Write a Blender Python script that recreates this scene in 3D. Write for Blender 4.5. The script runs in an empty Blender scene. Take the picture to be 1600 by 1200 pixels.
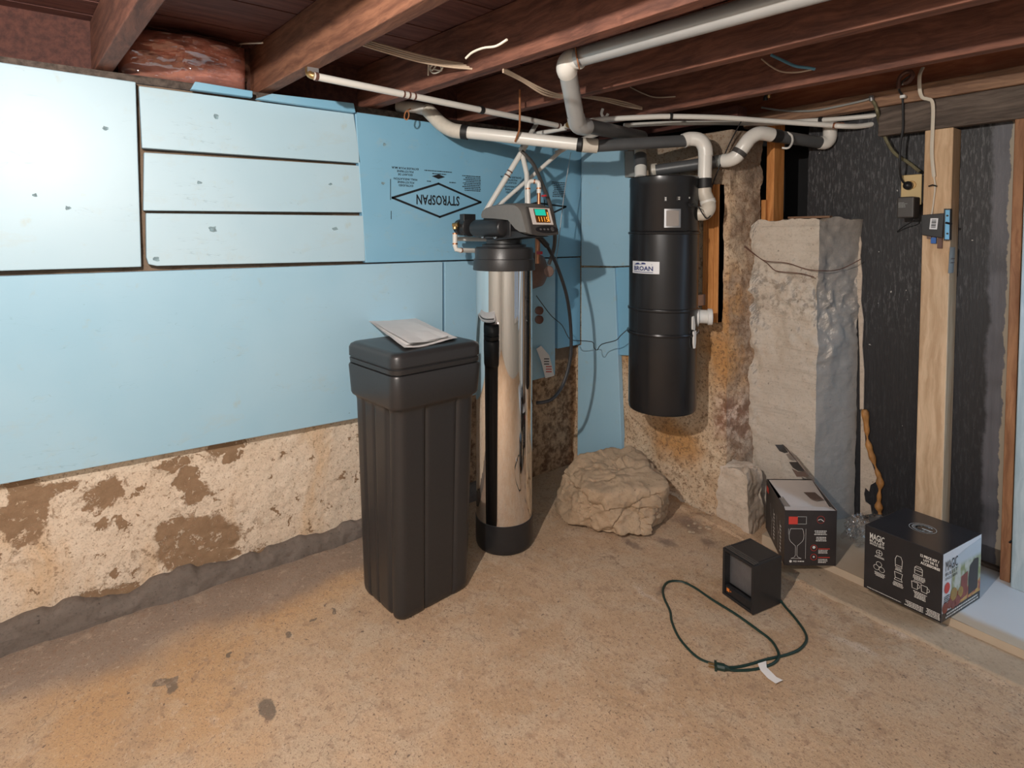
import bpy, math, random
import numpy as np
from mathutils import Vector, Matrix
random.seed(7)
C = bpy.context.scene.collection
SC = bpy.context.scene

# ------------------------------------------------------------------ camera
F = 890.0; CY = 402.0; PITCH = math.radians(2.2); YAW = math.radians(53.4)
CAM = Vector((2.345, -2.21, 1.30))
_h = Vector((-math.sin(YAW), math.cos(YAW), 0))
FWD = (_h*math.cos(PITCH) + Vector((0, 0, -math.sin(PITCH)))).normalized()
RGT = Vector((math.cos(YAW), math.sin(YAW), 0))
UP = RGT.cross(FWD).normalized()
cd = bpy.data.cameras.new('camera'); cam = bpy.data.objects.new('camera', cd); C.objects.link(cam)
cd.sensor_width = 36; cd.sensor_fit = 'HORIZONTAL'; cd.lens = F/1600*36
cd.shift_y = -(600-CY)/1600; cd.clip_start = .02
R = Matrix((RGT, UP, -FWD)).transposed().to_4x4(); R.translation = CAM
cam.matrix_world = R
SC.camera = cam

def ray(px, py):
    return FWD*F + RGT*(px-800) + UP*(CY-py)
def ond(px, py, t):      # at a depth in metres along the view axis
    return CAM + ray(px, py)*(t/F)
def onx(px, py, x):
    r = ray(px, py); return CAM + r*((x-CAM.x)/r.x)
def ony(px, py, y):
    r = ray(px, py); return CAM + r*((y-CAM.y)/r.y)
def onz(px, py, z):
    r = ray(px, py); return CAM + r*((z-CAM.z)/r.z)
def onp(px, py, p0, n):
    r = ray(px, py); return CAM + r*((Vector(p0)-CAM).dot(Vector(n))/r.dot(Vector(n)))

# ------------------------------------------------------------------ world, light, exposure
w = bpy.data.worlds.new('world'); SC.world = w; w.use_nodes = True
w.node_tree.nodes['Background'].inputs[0].default_value = (.75, .85, 1, 1)
w.node_tree.nodes['Background'].inputs[1].default_value = .3
SC.view_settings.view_transform = 'Standard'; SC.view_settings.look = 'None'
SC.view_settings.exposure = 0.1; SC.view_settings.gamma = 1; SC.view_settings.use_curve_mapping = False

def light(name, kind, loc, energy, color=(1, 1, 1), size=.1, size_y=None, target=None):
    l = bpy.data.lights.new(name, kind); l.energy = energy; l.color = color
    if kind == 'AREA':
        l.size = size
        if size_y: l.shape = 'RECTANGLE'; l.size_y = size_y
    else: l.shadow_soft_size = size
    o = bpy.data.objects.new(name, l); C.objects.link(o); o.location = loc
    if target is not None:
        o.rotation_euler = (Vector(target)-Vector(loc)).to_track_quat('-Z', 'Y').to_euler()
    return o
light('bulb_light', 'POINT', (1.74, -2.44, 1.77), 116, (1, .93, .85), .018)
light('fill_light', 'AREA', (3.0, -3.0, 1.95), 29, (1, .95, .91), 1.4, 1.4, (1.0, -.6, .8))  # added soft fill from behind the camera, not an actual fixture
light('window_light', 'AREA', (2.25, .22, .95), 1.9, (.40, .68, 1), .3, 1.1, (1.70, .28, .45)).data.spread = math.radians(120)

# ------------------------------------------------------------------ numeric noise
def _hash(i, j, k, s):
    n = (i*73856093) ^ (j*19349663) ^ (k*83492791) ^ (s*2654435)
    n = (n ^ (n >> 13)) & 0x7fffffff
    n = (n*(n*n*15731 % 0x7fffffff + 789221) + 1376312589) & 0x7fffffff
    return (n / 0x7fffffff)*2-1
def vnoise(P, s=1):
    P = np.asarray(P, float); i = np.floor(P).astype(np.int64); f = P-i; f = f*f*(3-2*f)
    i = i & 0x3ff
    r = 0
    for a in (0, 1):
        for b in (0, 1):
            for c in (0, 1):
                wgt = (f[:, 0] if a else 1-f[:, 0])*(f[:, 1] if b else 1-f[:, 1])*(f[:, 2] if c else 1-f[:, 2])
                r = r + wgt*_hash(i[:, 0]+a, i[:, 1]+b, i[:, 2]+c, s)
    return r
def fbm(P, scale, octv=4, s=1, gain=.5):
    P = np.asarray(P, float)*scale; r = 0; a = 1.
    for o in range(octv):
        r = r + a*vnoise(P+17.3*o, s+o); P = P*2.03; a *= gain
    return r

# ------------------------------------------------------------------ materials
class G:
    def __init__(s, name):
        s.m = bpy.data.materials.new(name); s.m.use_nodes = True
        s.t = s.m.node_tree; s.t.nodes.clear()
        s.out = s.t.nodes.new('ShaderNodeOutputMaterial'); s.b = s.t.nodes.new('ShaderNodeBsdfPrincipled')
        s.t.links.new(s.b.outputs[0], s.out.inputs[0])
        s.obj = s.nd('ShaderNodeTexCoord').outputs['Object']
    def put(s, sock, v):
        if isinstance(v, bpy.types.NodeSocket): s.t.links.new(v, sock)
        elif isinstance(v, bpy.types.Node): s.t.links.new(v.outputs[0], sock)
        else:
            if sock.type == 'RGBA' and len(v) == 3: v = tuple(v)+(1,)
            sock.default_value = v
    def nd(s, ty, ins=None, **props):
        n = s.t.nodes.new(ty)
        for k, v in props.items(): setattr(n, k, v)
        for k, v in (ins or {}).items(): s.put(n.inputs[k], v)
        return n
    def op(s, o, a, b=0., c=0., clamp=False):
        n = s.nd('ShaderNodeMath', {0: a, 1: b, 2: c}, operation=o); n.use_clamp = clamp; return n.outputs[0]
    def vop(s, o, a, b=(0, 0, 0)):
        n = s.nd('ShaderNodeVectorMath', {0: a, 1: b}, operation=o)
        return n.outputs['Value'] if o in ('LENGTH', 'DISTANCE', 'DOT_PRODUCT') else n.outputs[0]
    def mix(s, f, a, b, blend='MIX'):
        n = s.nd('ShaderNodeMix', data_type='RGBA', blend_type=blend)
        s.put(n.inputs[0], f); s.put(n.inputs[6], a); s.put(n.inputs[7], b); return n.outputs[2]
    def noise(s, scale, detail=4, rough=.55, vec=None, dist=0., st=(1, 1, 1)):
        v = vec or s.obj
        if st != (1, 1, 1): v = s.vop('MULTIPLY', v, st)
        return s.nd('ShaderNodeTexNoise', {'Vector': v, 'Scale': scale, 'Detail': detail, 'Roughness': rough, 'Distortion': dist})
    def step(s, v, lo, hi):
        n = s.nd('ShaderNodeMapRange', {0: v, 1: lo, 2: hi, 3: 0., 4: 1.}, interpolation_type='SMOOTHSTEP'); return n.outputs[0]
    def warp(s, scale, amt, vec=None):
        v = vec or s.obj
        n = s.noise(scale, 4, .6, v)
        d = s.vop('SUBTRACT', n.outputs['Color'], (.5, .5, .5))
        d = s.vop('MULTIPLY', d, (amt, amt, amt)); return s.vop('ADD', v, d)
    def blobs(s, vec, lst, lo=.92, hi=1.05):      # lst of (centre xyz, radii xyz); 1 inside
        cur = None
        for c, r in lst:
            d = s.vop('SUBTRACT', vec, tuple(c)); d = s.vop('MULTIPLY', d, tuple(1/q for q in r)); L = s.vop('LENGTH', d)
            cur = L if cur is None else s.op('MINIMUM', cur, L)
        return s.op('SUBTRACT', 1., s.step(cur, lo, hi))
    def bump(s, h, strength=.3, dist=.01, prev=None):
        n = s.nd('ShaderNodeBump', {'Height': h, 'Strength': strength, 'Distance': dist})
        if prev is not None: s.put(n.inputs['Normal'], prev)
        return n.outputs[0]
    def fin(s, col, rough=.5, metal=0., nrm=None, **kw):
        s.put(s.b.inputs['Base Color'], col); s.put(s.b.inputs['Roughness'], rough); s.put(s.b.inputs['Metallic'], metal)
        if nrm is not None: s.put(s.b.inputs['Normal'], nrm)
        for k, v in kw.items(): s.put(s.b.inputs[k.replace('_', ' ')], v)
        return s.m

def plain(name, col, rough=.5, metal=0., var=.12, scale=30, bump=.05, **kw):
    g = G(name); n = g.noise(scale, 5)
    c2 = tuple(max(0, c*(1-2*var)) for c in col); c1 = tuple(min(1, c*(1+var)) for c in col)
    c = g.mix(n.outputs[0], c2, c1)
    return g.fin(c, rough, metal, g.bump(n.outputs[0], bump, .003) if bump else None, **kw)

def wood(name, dark, lit, axis=0, scale=6, rough=.75, bump=.25, blot=.3):
    g = G(name)
    st = [9, 9, 9]; st[axis] = .6
    v = g.warp(1.5, .12)
    n = g.noise(scale, 6, .65, v, 0, tuple(st)); f = g.noise(scale*6, 3, .6, v, 0, tuple(st)); b = g.noise(2.3, 3)
    c = g.mix(g.step(n.outputs[0], .3, .72), dark, lit)
    c = g.mix(g.op('MULTIPLY', g.step(b.outputs[0], .35, .75), blot), c, tuple(q*.45 for q in dark))
    c = g.mix(g.op('MULTIPLY', f.outputs[0], .22), c, tuple(q*.6 for q in dark))
    h = g.op('ADD', n.outputs[0], g.op('MULTIPLY', f.outputs[0], .5))
    return g.fin(c, rough, 0, g.bump(h, bump, .004))

def foam(name, c1, c2):
    g = G(name)
    n = g.noise(1.4, 3); m = g.noise(14, 5, .6, None, 0, (1, 1, 1)); sc = g.noise(30, 4, .7, None, 0, (1, .12, 1.6))
    c = g.mix(g.step(n.outputs[0], .3, .7), c1, c2)
    c = g.mix(g.op('MULTIPLY', g.step(m.outputs[0], .62, .80), .35), c, (.42, .42, .30))
    pk = g.noise(60, 2, .5, g.warp(4, .1)); d = g.step(pk.outputs[0], .77, .80)
    c = g.mix(g.op('MULTIPLY', d, .45), c, (.10, .17, .20))
    sm = g.noise(5, 5, .7, g.warp(2, .2), 0, (1, 1, 1.6)); c = g.mix(g.op('MULTIPLY', g.step(sm.outputs[0], .56, .72), .22), c, (.45, .50, .46))
    s2 = g.noise(7, 3, .5, g.warp(.8, .5), 0, (1, .25, 3)); ln = g.op('ABSOLUTE', g.op('SUBTRACT', s2.outputs[0], .5)); ln = g.op('MULTIPLY', g.op('SUBTRACT', 1., g.step(ln, .0, .004)), g.step(sm.outputs[0], .5, .6))
    c = g.mix(g.op('MULTIPLY', ln, .30), c, (.16, .30, .38))
    h = g.op('SUBTRACT', g.op('SUBTRACT', g.op('MULTIPLY', sc.outputs[0], .4), d), g.op('MULTIPLY', ln, .4))
    return g.fin(c, .42, 0, g.bump(h, .12, .003))
M = {}
M['foam'] = foam('blue_foam', (.32, .55, .70), (.38, .60, .74))
M['foam_pale'] = foam('pale_blue_foam', (.41, .60, .71), (.47, .65, .75))
M['foam_deep'] = foam('deep_blue_foam', (.20, .45, .64), (.25, .50, .68))
M['dent'] = plain('dented_foam', (.26, .40, .46), .6, 0, .5, 90, .3)
M['joist'] = wood('old_fir', (.10, .038, .026), (.29, .118, .075), 0, 5)
M['joist_orange'] = wood('orange_old_fir', (.13, .05, .028), (.33, .145, .08), 0, 5)
M['joist_dark'] = wood('dark_fir', (.06, .018, .014), (.15, .05, .034), 0, 5)
M['subfloor'] = wood('subfloor_wood', (.085, .028, .024), (.19, .075, .058), 1, 5)
M['redwood'] = wood('red_board', (.26, .075, .035), (.46, .17, .08), 0, 4)
M['greybeam'] = wood('grey_beam_wood', (.055, .040, .032), (.17, .13, .105), 0, 5, .8, .4)
M['brownplank'] = wood('brown_plank_wood', (.15, .075, .045), (.38, .22, .13), 0, 5)
M['pine'] = wood('pale_pine', (.50, .32, .18), (.74, .53, .34), 2, 5, .7, .12, .1)
M['orange'] = wood('orange_fir', (.45, .17, .04), (.72, .32, .10), 2, 5, .65, .15, .12)
M['agedstud'] = wood('aged_stud', (.22, .09, .04), (.50, .26, .13), 2, 4, .7, .2, .5)
M['daylit_post'] = wood('blue_daylit_post', (.33, .42, .46), (.52, .60, .63), 2, 4, .7, .1, .1)  # blue daylight on the door casing is put into the wood colour
M['sill'] = wood('sill_wood', (.16, .11, .075), (.40, .31, .22), 1, 5, .85, .4)
M['pvc'] = plain('white_pvc', (.72, .70, .655), .32, 0, .05, 12, .02)
M['pvc_dirty'] = plain('yellowed_pvc', (.62, .57, .49), .4, 0, .15, 25, .03)
M['pvc_shine'] = plain('galvanised_tube', (.46, .47, .47), .28, .25, .08, 9, .02)
M['greypipe'] = plain('grey_vacuum_tube', (.085, .088, .092), .38, 0, .15, 10, .02)
M['black'] = plain('black_plastic', (.018, .018, .020), .4, 0, .2, 40, .05)
M['blackband'] = plain('black_tape', (.012, .012, .013), .55, 0, .2, 40, .05)
M['tankplastic'] = plain('black_moulded_plastic', (.027, .026, .027), .36, 0, .12, 160, .10)
M['softgrey'] = plain('grey_housing_plastic', (.15, .142, .132), .42, 0, .08, 60, .05)
M['softdark'] = plain('charcoal_housing_plastic', (.06, .055, .052), .42, 0, .08, 60, .05)
M['enamel'] = plain('black_enamel', (.024, .024, .026), .27, .3, .1, 8, .02)
M['white'] = plain('white_plastic', (.72, .72, .70), .35, 0, .05, 20, 0)
M['paper'] = plain('white_paper', (.80, .78, .77), .85, 0, .06, 9, .1)
M['label_white'] = plain('label_white', (.72, .74, .78), .4, 0, .04, 9, 0)
M['ink_navy'] = plain('navy_ink', (.02, .035, .16), .5, 0, .05, 9, 0)
M['ink_black'] = plain('black_ink', (.010, .013, .018), .6, 0, .3, 200, 0)
M['ink_white'] = plain('white_ink', (.70, .69, .66), .5, 0, .04, 9, 0)
M['ink_red'] = plain('red_ink', (.60, .055, .04), .5, 0, .05, 9, 0)
M['ink_orange'] = plain('orange_ink', (.75, .22, .04), .5, 0, .05, 9, 0)
M['carton'] = plain('dark_carton_print', (.035, .030, .031), .42, 0, .15, 20, .02)
M['carton_gloss'] = plain('glossy_carton', (.024, .023, .026), .2, 0, .2, 12, .02)
M['card_white'] = plain('white_cardboard', (.66, .60, .56), .7, 0, .05, 12, .03)
M['card_grey'] = plain('grey_cardboard', (.30, .27, .25), .7, 0, .05, 12, .03)
M['card_brown'] = plain('brown_cardboard', (.16, .11, .09), .8, 0, .1, 12, .03)
M['fruit_red'] = plain('muted_red_print', (.27, .055, .035), .4, 0, .3, 40, 0)
M['fruit_yellow'] = plain('muted_yellow_print', (.45, .27, .05), .4, 0, .3, 40, 0)
M['brass'] = plain('brass', (.55, .36, .16), .35, .9, .15, 50, .05)
M['copper'] = plain('copper', (.55, .24, .13), .38, .8, .2, 50, .05)
M['red'] = plain('red_handle', (.55, .03, .04), .4, 0, .1, 20, 0)
M['rusty'] = plain('rusty_hanger', (.42, .17, .07), .7, .3, .3, 120, .2)
M['cable'] = plain('cream_cable', (.55, .42, .31), .5, 0, .1, 20, 0)
M['cable_white'] = plain('white_cable', (.68, .62, .52), .45, 0, .08, 20, 0)
M['cable_blue'] = plain('blue_cable', (.13, .33, .46), .5, 0, .1, 20, 0)
M['cable_brown'] = plain('brown_cable', (.12, .055, .04), .5, 0, .1, 20, 0)
M['cord_green'] = plain('dark_green_cord', (.012, .035, .028), .4, 0, .1, 20, 0)
M['bx'] = plain('weathered_armoured_cable', (.22, .20, .12), .55, .4, .3, 60, .2)
M['beige'] = plain('beige_plate', (.62, .46, .22), .45, 0, .05, 20, 0)
M['blueplastic'] = plain('blue_plastic', (.16, .48, .78), .4, 0, .05, 20, 0)
M['bluedark'] = plain('strong_blue_plastic', (.02, .12, .42), .4, 0, .05, 20, 0)
M['brownhousing'] = plain('brown_rubber', (.20, .13, .105), .6, 0, .15, 30, .1)
M['darkgrille'] = plain('grille_metal', (.30, .28, .30), .38, .7, .1, 30, 0)
M['steel'] = plain('dull_steel', (.45, .45, .46), .35, .8, .1, 30, .05)
M['greyboard'] = plain('grey_film', (.30, .31, .30), .3, 0, .15, 15, .05)
M['sprayfoam'] = plain('aged_spray_foam', (.52, .24, .07), .6, 0, .45, 28, .5)
M['pink'] = plain('pink_fibreglass', (.80, .32, .24), .9, 0, .25, 26, .6)
M['room'] = plain('room_wall_paint', (.50, .50, .47), .8, 0, .1, 4, .1)

def chrome():
    g = G('polished_stainless'); n = g.noise(3, 2, .5, None, 0, (1, 1, .12))
    return g.fin((.80, .79, .78), .035, 1., g.bump(n.outputs[0], .05, .01))
M['chrome'] = chrome()

def emis(name, col, st):
    g = G(name); g.put(g.b.inputs['Emission Color'], col); g.b.inputs['Emission Strength'].default_value = st
    return g.fin(tuple(c*.2 for c in col), .3)
M['lcd_green'] = emis('display_green', (.02, .55, .38), .8)
M['lcd_dark'] = emis('display_back', (.16, .05, .01), .35)
M['lcd_orange'] = emis('display_orange', (1, .40, .06), 1.2)

def film():
    g = G('clear_poly_film'); g.fin((.85, .62, .55), .12, 0)
    tr = g.t.nodes.new('ShaderNodeBsdfTransparent'); gl = g.t.nodes.new('ShaderNodeBsdfGlossy'); gl.inputs['Roughness'].default_value = .12
    mx = g.t.nodes.new('ShaderNodeMixShader')
    lw = g.t.nodes.new('ShaderNodeLayerWeight'); lw.inputs[0].default_value = .35
    f = g.op('ADD', g.op('MULTIPLY', lw.outputs['Facing'], .5), .10)
    g.t.links.new(f, mx.inputs[0]); g.t.links.new(tr.outputs[0], mx.inputs[1]); g.t.links.new(gl.outputs[0], mx.inputs[2])
    g.t.links.new(mx.outputs[0], g.out.inputs[0]); return g.m
M['film'] = film()

# ------------------------------------------------------------------ mesh helpers
class MB:
    def __init__(s): s.v = []; s.f = []
    def add(s, vs, fs):
        o = len(s.v); s.v += [tuple(v) for v in vs]; s.f += [tuple(i+o for i in f) for f in fs]; return s
    def box(s, a, b, X=None):
        x0, y0, z0 = a; x1, y1, z1 = b
        vs = [Vector(p) for p in ((x0, y0, z0), (x1, y0, z0), (x1, y1, z0), (x0, y1, z0), (x0, y0, z1), (x1, y0, z1), (x1, y1, z1), (x0, y1, z1))]
        if X is not None: vs = [X @ v for v in vs]
        return s.add(vs, [(0, 3, 2, 1), (4, 5, 6, 7), (0, 1, 5, 4), (1, 2, 6, 5), (2, 3, 7, 6), (3, 0, 4, 7)])
    def hexa(s, q):      # 4 bottom points, 4 top points
        return s.add(q, [(0, 3, 2, 1), (4, 5, 6, 7), (0, 1, 5, 4), (1, 2, 6, 5), (2, 3, 7, 6), (3, 0, 4, 7)])
    def prism(s, poly, d):      # polygon of 3D points swept by vector d
        n = len(poly); d = Vector(d); p = [Vector(q) for q in poly]
        vs = p+[q+d for q in p]
        return s.add(vs, [tuple(range(n))[::-1], tuple(range(n, 2*n))]+[(i, (i+1) % n, n+(i+1) % n, n+i) for i in range(n)])
    def ring_loft(s, rings, cap=True, closed=True):
        n = len(rings[0]); vs = [p for r in rings for p in r]; fs = []
        for k in range(len(rings)-1):
            for i in range(n if closed else n-1):
                j = (i+1) % n; fs.append((k*n+i, k*n+j, (k+1)*n+j, (k+1)*n+i))
        if cap: fs.append(tuple(range(n))[::-1]); fs.append(tuple((len(rings)-1)*n+i for i in range(n)))
        return s.add(vs, fs)
    def tube(s, pts, r, seg=12, smooth=0, cap=True, flat=1.):
        P = [Vector(p) for p in pts]
        if smooth:
            Q = []
            for i in range(len(P)-1):
                a = P[max(i-1, 0)]; b = P[i]; c = P[i+1]; d = P[min(i+2, len(P)-1)]
                for k in range(smooth):
                    t = k/smooth
                    Q.append(.5*((2*b)+(-a+c)*t+(2*a-5*b+4*c-d)*t*t+(-a+3*b-3*c+d)*t**3))
            Q.append(P[-1]); P = Q
        rad = r if callable(r) else (lambda k: r)
        T = (P[1]-P[0]).normalized(); N = T.orthogonal().normalized()
        if abs(T.z) < .9: N = (Vector((0, 0, 1))-T*T.z).normalized()
        rings = []
        for i, p in enumerate(P):
            t = (P[min(i+1, len(P)-1)]-P[max(i-1, 0)]).normalized()
            N = (N-t*N.dot(t)).normalized(); B = t.cross(N)
            q = rad(i/(len(P)-1))
            rings.append([p+N*(q*flat*math.cos(a))+B*(q*math.sin(a)) for a in [2*math.pi*k/seg for k in range(seg)]])
        return s.ring_loft(rings, cap)
    def lathe(s, prof, c, seg=48, axis=None):      # prof of (r, h) from c along axis
        A = Vector(axis).normalized() if axis else Vector((0, 0, 1)); U = A.orthogonal().normalized(); V = A.cross(U); c = Vector(c)
        rings = [[c+A*h+U*(max(r, 1e-4)*math.cos(a))+V*(max(r, 1e-4)*math.sin(a)) for a in [2*math.pi*k/seg for k in range(seg)]] for r, h in prof]
        return s.ring_loft(rings, True)

WL = {}
def obj(name, mb, m, parent=None, smooth=True, bevel=0, ang=35, origin=None):
    me = bpy.data.meshes.new(name)
    V = np.array([tuple(v) for v in mb.v], float)
    if parent is not None: off = np.array(WL[parent.name])
    elif origin is not None: off = np.array(origin, float)
    else:
        off = np.array([(V[:, 0].min()+V[:, 0].max())/2, (V[:, 1].min()+V[:, 1].max())/2, V[:, 2].min()])
    me.from_pydata([tuple(v) for v in (V-off)], [], mb.f)
    me.validate(); me.materials.append(M[m] if isinstance(m, str) else m)
    o = bpy.data.objects.new(name, me); C.objects.link(o)
    if parent is not None: o.parent = parent; WL[o.name] = WL[parent.name]
    else: o.location = off; WL[o.name] = tuple(off)
    import bmesh
    bm = bmesh.new(); bm.from_mesh(me); bmesh.ops.recalc_face_normals(bm, faces=bm.faces); bm.to_mesh(me); bm.free()
    if smooth:
        me.polygons.foreach_set('use_smooth', [True]*len(me.polygons)); me.set_sharp_from_angle(angle=math.radians(ang))
    if bevel:
        b = o.modifiers.new('bevel', 'BEVEL'); b.width = bevel; b.segments = 2; b.limit_method = 'ANGLE'; b.angle_limit = math.radians(40)
    return o
def thing(name, label, cat, loc=(0, 0, 0), group=None):
    o = bpy.data.objects.new(name, None); C.objects.link(o); o.location = loc; o.empty_display_size = .05
    o['label'] = label; o['category'] = cat; WL[o.name] = tuple(loc)
    if group: o['group'] = group
    return o
def tag(o, label, cat, group=None, kind=None):
    o['label'] = label; o['category'] = cat
    if group: o['group'] = group
    if kind: o['kind'] = kind
    return o
def struct(name, mb, m, **k):
    o = obj(name, mb, m, origin=(0, 0, 0), **k); o['kind'] = 'structure'; return o

_tc = {}
def text_geo(s, bold=0.):
    if (s, bold) in _tc: return _tc[(s, bold)]
    cu = bpy.data.curves.new('t', 'FONT'); cu.body = s; cu.align_x = 'CENTER'; cu.align_y = 'CENTER'; cu.size = 1; cu.offset = bold; cu.resolution_u = 2
    o = bpy.data.objects.new('t', cu); me = bpy.data.meshes.new_from_object(o)
    g = ([tuple(v.co) for v in me.vertices], [tuple(p.vertices) for p in me.polygons])
    bpy.data.objects.remove(o); bpy.data.curves.remove(cu); bpy.data.meshes.remove(me)
    _tc[(s, bold)] = g; return g
class Face:      # a print surface: fn(u, v, h) -> point
    def __init__(s, fn): s.fn = fn
    def text(s, mb, st, u, v, w, hgt, bold=.01, h=.0008, rot=0, shear=0.):
        vs, fs = text_geo(st, bold)
        xs = [p[0] for p in vs]; ys = [p[1] for p in vs]
        cx = (min(xs)+max(xs))/2; cy = (min(ys)+max(ys))/2; sx = w/(max(xs)-min(xs)); sy = hgt/(max(ys)-min(ys))
        c, n = math.cos(rot), math.sin(rot); out = []
        for p in vs:
            a = (p[0]-cx)*sx; b = (p[1]-cy)*sy; a += shear*b
            out.append(s.fn(u+a*c-b*n, v+a*n+b*c, h))
        mb.add(out, fs)
    def rect(s, mb, u0, v0, u1, v1, h=.0008, n=1):
        vs = []; fs = []
        for i in range(n+1):
            u = u0+(u1-u0)*i/n; vs += [s.fn(u, v0, h), s.fn(u, v1, h)]
        for i in range(n): fs.append((2*i, 2*i+2, 2*i+3, 2*i+1))
        mb.add(vs, fs)
    def poly(s, mb, pts, h=.0008): mb.add([s.fn(u, v, h) for u, v in pts], [tuple(range(len(pts)))])
    def line(s, mb, pts, wd, h=.0009, closed=False):
        n = len(pts)
        for i in range(n if closed else n-1):
            a = Vector((pts[i][0], pts[i][1], 0)); b = Vector((pts[(i+1) % n][0], pts[(i+1) % n][1], 0)); d = (b-a)
            if d.length < 1e-9: continue
            d.normalize(); q = Vector((-d.y, d.x, 0))*wd/2; a = a-d*wd*.4; b = b+d*wd*.4
            s.poly(mb, [((a-q).x, (a-q).y), ((b-q).x, (b-q).y), ((b+q).x, (b+q).y), ((a+q).x, (a+q).y)], h)
    def circ(s, mb, u, v, r, wd, h=.0009, n=20, e=1., a0=0, a1=2*math.pi):
        full = abs(a1-a0) > 6.28
        s.line(mb, [(u+r*math.cos(a0+(a1-a0)*k/n), v+r*e*math.sin(a0+(a1-a0)*k/n)) for k in range(n if full else n+1)], wd, h, full)
    def disc(s, mb, u, v, r, h=.0008, n=20, e=1.): s.poly(mb, [(u+r*math.cos(2*math.pi*k/n), v+e*r*math.sin(2*math.pi*k/n)) for k in range(n)], h)
    def fineprint(s, mb, u0, v0, u1, v1, rows, rag=.3, align='c', h=.0008, rnd=None):
        rnd = rnd or random; dv = (v1-v0)/rows
        for r in range(rows):
            L = (u1-u0)*(1-rag*rnd.random()); v = v0+dv*(r+.5)
            a = {'c': (u0+u1-L)/2, 'l': u0, 'r': u1-L}[align]; x = a
            while x < a+L:      # worn unreadable rows of small marks
                wd = min((.35+rnd.random()*1.4)*abs(dv)*.8, a+L-x); s.rect(mb, x, v-abs(dv)*.27, x+wd, v+abs(dv)*.27, h); x += wd+abs(dv)*.22
def plane_face(o, ud, vd):
    o = Vector(o); ud = Vector(ud).normalized(); vd = Vector(vd).normalized(); n = ud.cross(vd)
    return Face(lambda u, v, h: o+ud*u+vd*v+n*h)
def cyl_face(c, r, a0):
    c = Vector(c)
    def fn(u, v, h):
        a = a0+u/r; return Vector((c.x+(r+h)*math.cos(a), c.y+(r+h)*math.sin(a), c.z+v))
    return Face(fn)
def cyl_hit(px, py, c, r):
    d = ray(px, py); dx, dy = d.x, d.y; ox, oy = CAM.x-c[0], CAM.y-c[1]
    a = dx*dx+dy*dy; b = 2*(ox*dx+oy*dy); cc = ox*ox+oy*oy-r*r; D = b*b-4*a*cc
    t = (-b-math.sqrt(max(D, 0)))/(2*a); p = CAM+d*t
    return math.atan2(p.y-c[1], p.x-c[0]), p.z

def grid(nu, nv, fn):      # fn(U, V) arrays in 0..1 -> Nx3
    U, V = np.meshgrid(np.linspace(0, 1, nu), np.linspace(0, 1, nv)); P = fn(U.ravel(), V.ravel())
    mb = MB(); mb.v = [tuple(p) for p in P]
    mb.f = [(j*nu+i, j*nu+i+1, (j+1)*nu+i+1, (j+1)*nu+i) for j in range(nv-1) for i in range(nu-1)]
    return mb
def solid(poly, z0, z1, step, disp, topd=None):      # rough upright solid on a footprint polygon (counter-clockwise)
    P = []; N = []
    n = len(poly)
    for i in range(n):
        a = np.array(poly[i], float); b = np.array(poly[(i+1) % n], float); L = np.linalg.norm(b-a); k = max(2, int(L/step))
        nn = np.array([(b-a)[1], -(b-a)[0]])/L
        for j in range(k): P.append(a+(b-a)*j/k); N.append(nn)
    P = np.array(P); N = np.array(N)
    N = (np.roll(N, 1, 0)+N+np.roll(N, -1, 0)+np.roll(N, 2, 0)+np.roll(N, -2, 0)); N /= np.linalg.norm(N, axis=1)[:, None]
    nz = int((z1-z0)/step)+1; m = len(P); Z = np.linspace(0, 1, nz)
    mb = MB(); zt = z1+(topd(P) if topd else np.zeros(m))
    for k in range(nz):
        z = z0+(zt-z0)*Z[k]; Q = np.column_stack([P, z]); d = disp(Q, N)
        Q = np.column_stack([P+N*d[:, None], z]); mb.v += [tuple(q) for q in Q]
    for k in range(nz-1):
        for i in range(m):
            j = (i+1) % m; mb.f.append((k*m+i, k*m+j, (k+1)*m+j, (k+1)*m+i))
    last = np.array(mb.v[-m:]); c = last.mean(0); o = len(mb.v)-m
    rings = 14
    for r in range(1, rings):
        q = last+(c-last)*(r/rings); q[:, 2] += fbm(q, 30, 3, 5)*.006; mb.v += [tuple(x) for x in q]
        for i in range(m):
            j = (i+1) % m; mb.f.append((o+(r-1)*m+i, o+(r-1)*m+j, o+r*m+j, o+r*m+i))
    mb.f.append(tuple(o+(rings-1)*m+i for i in range(m)))
    return mb

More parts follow.
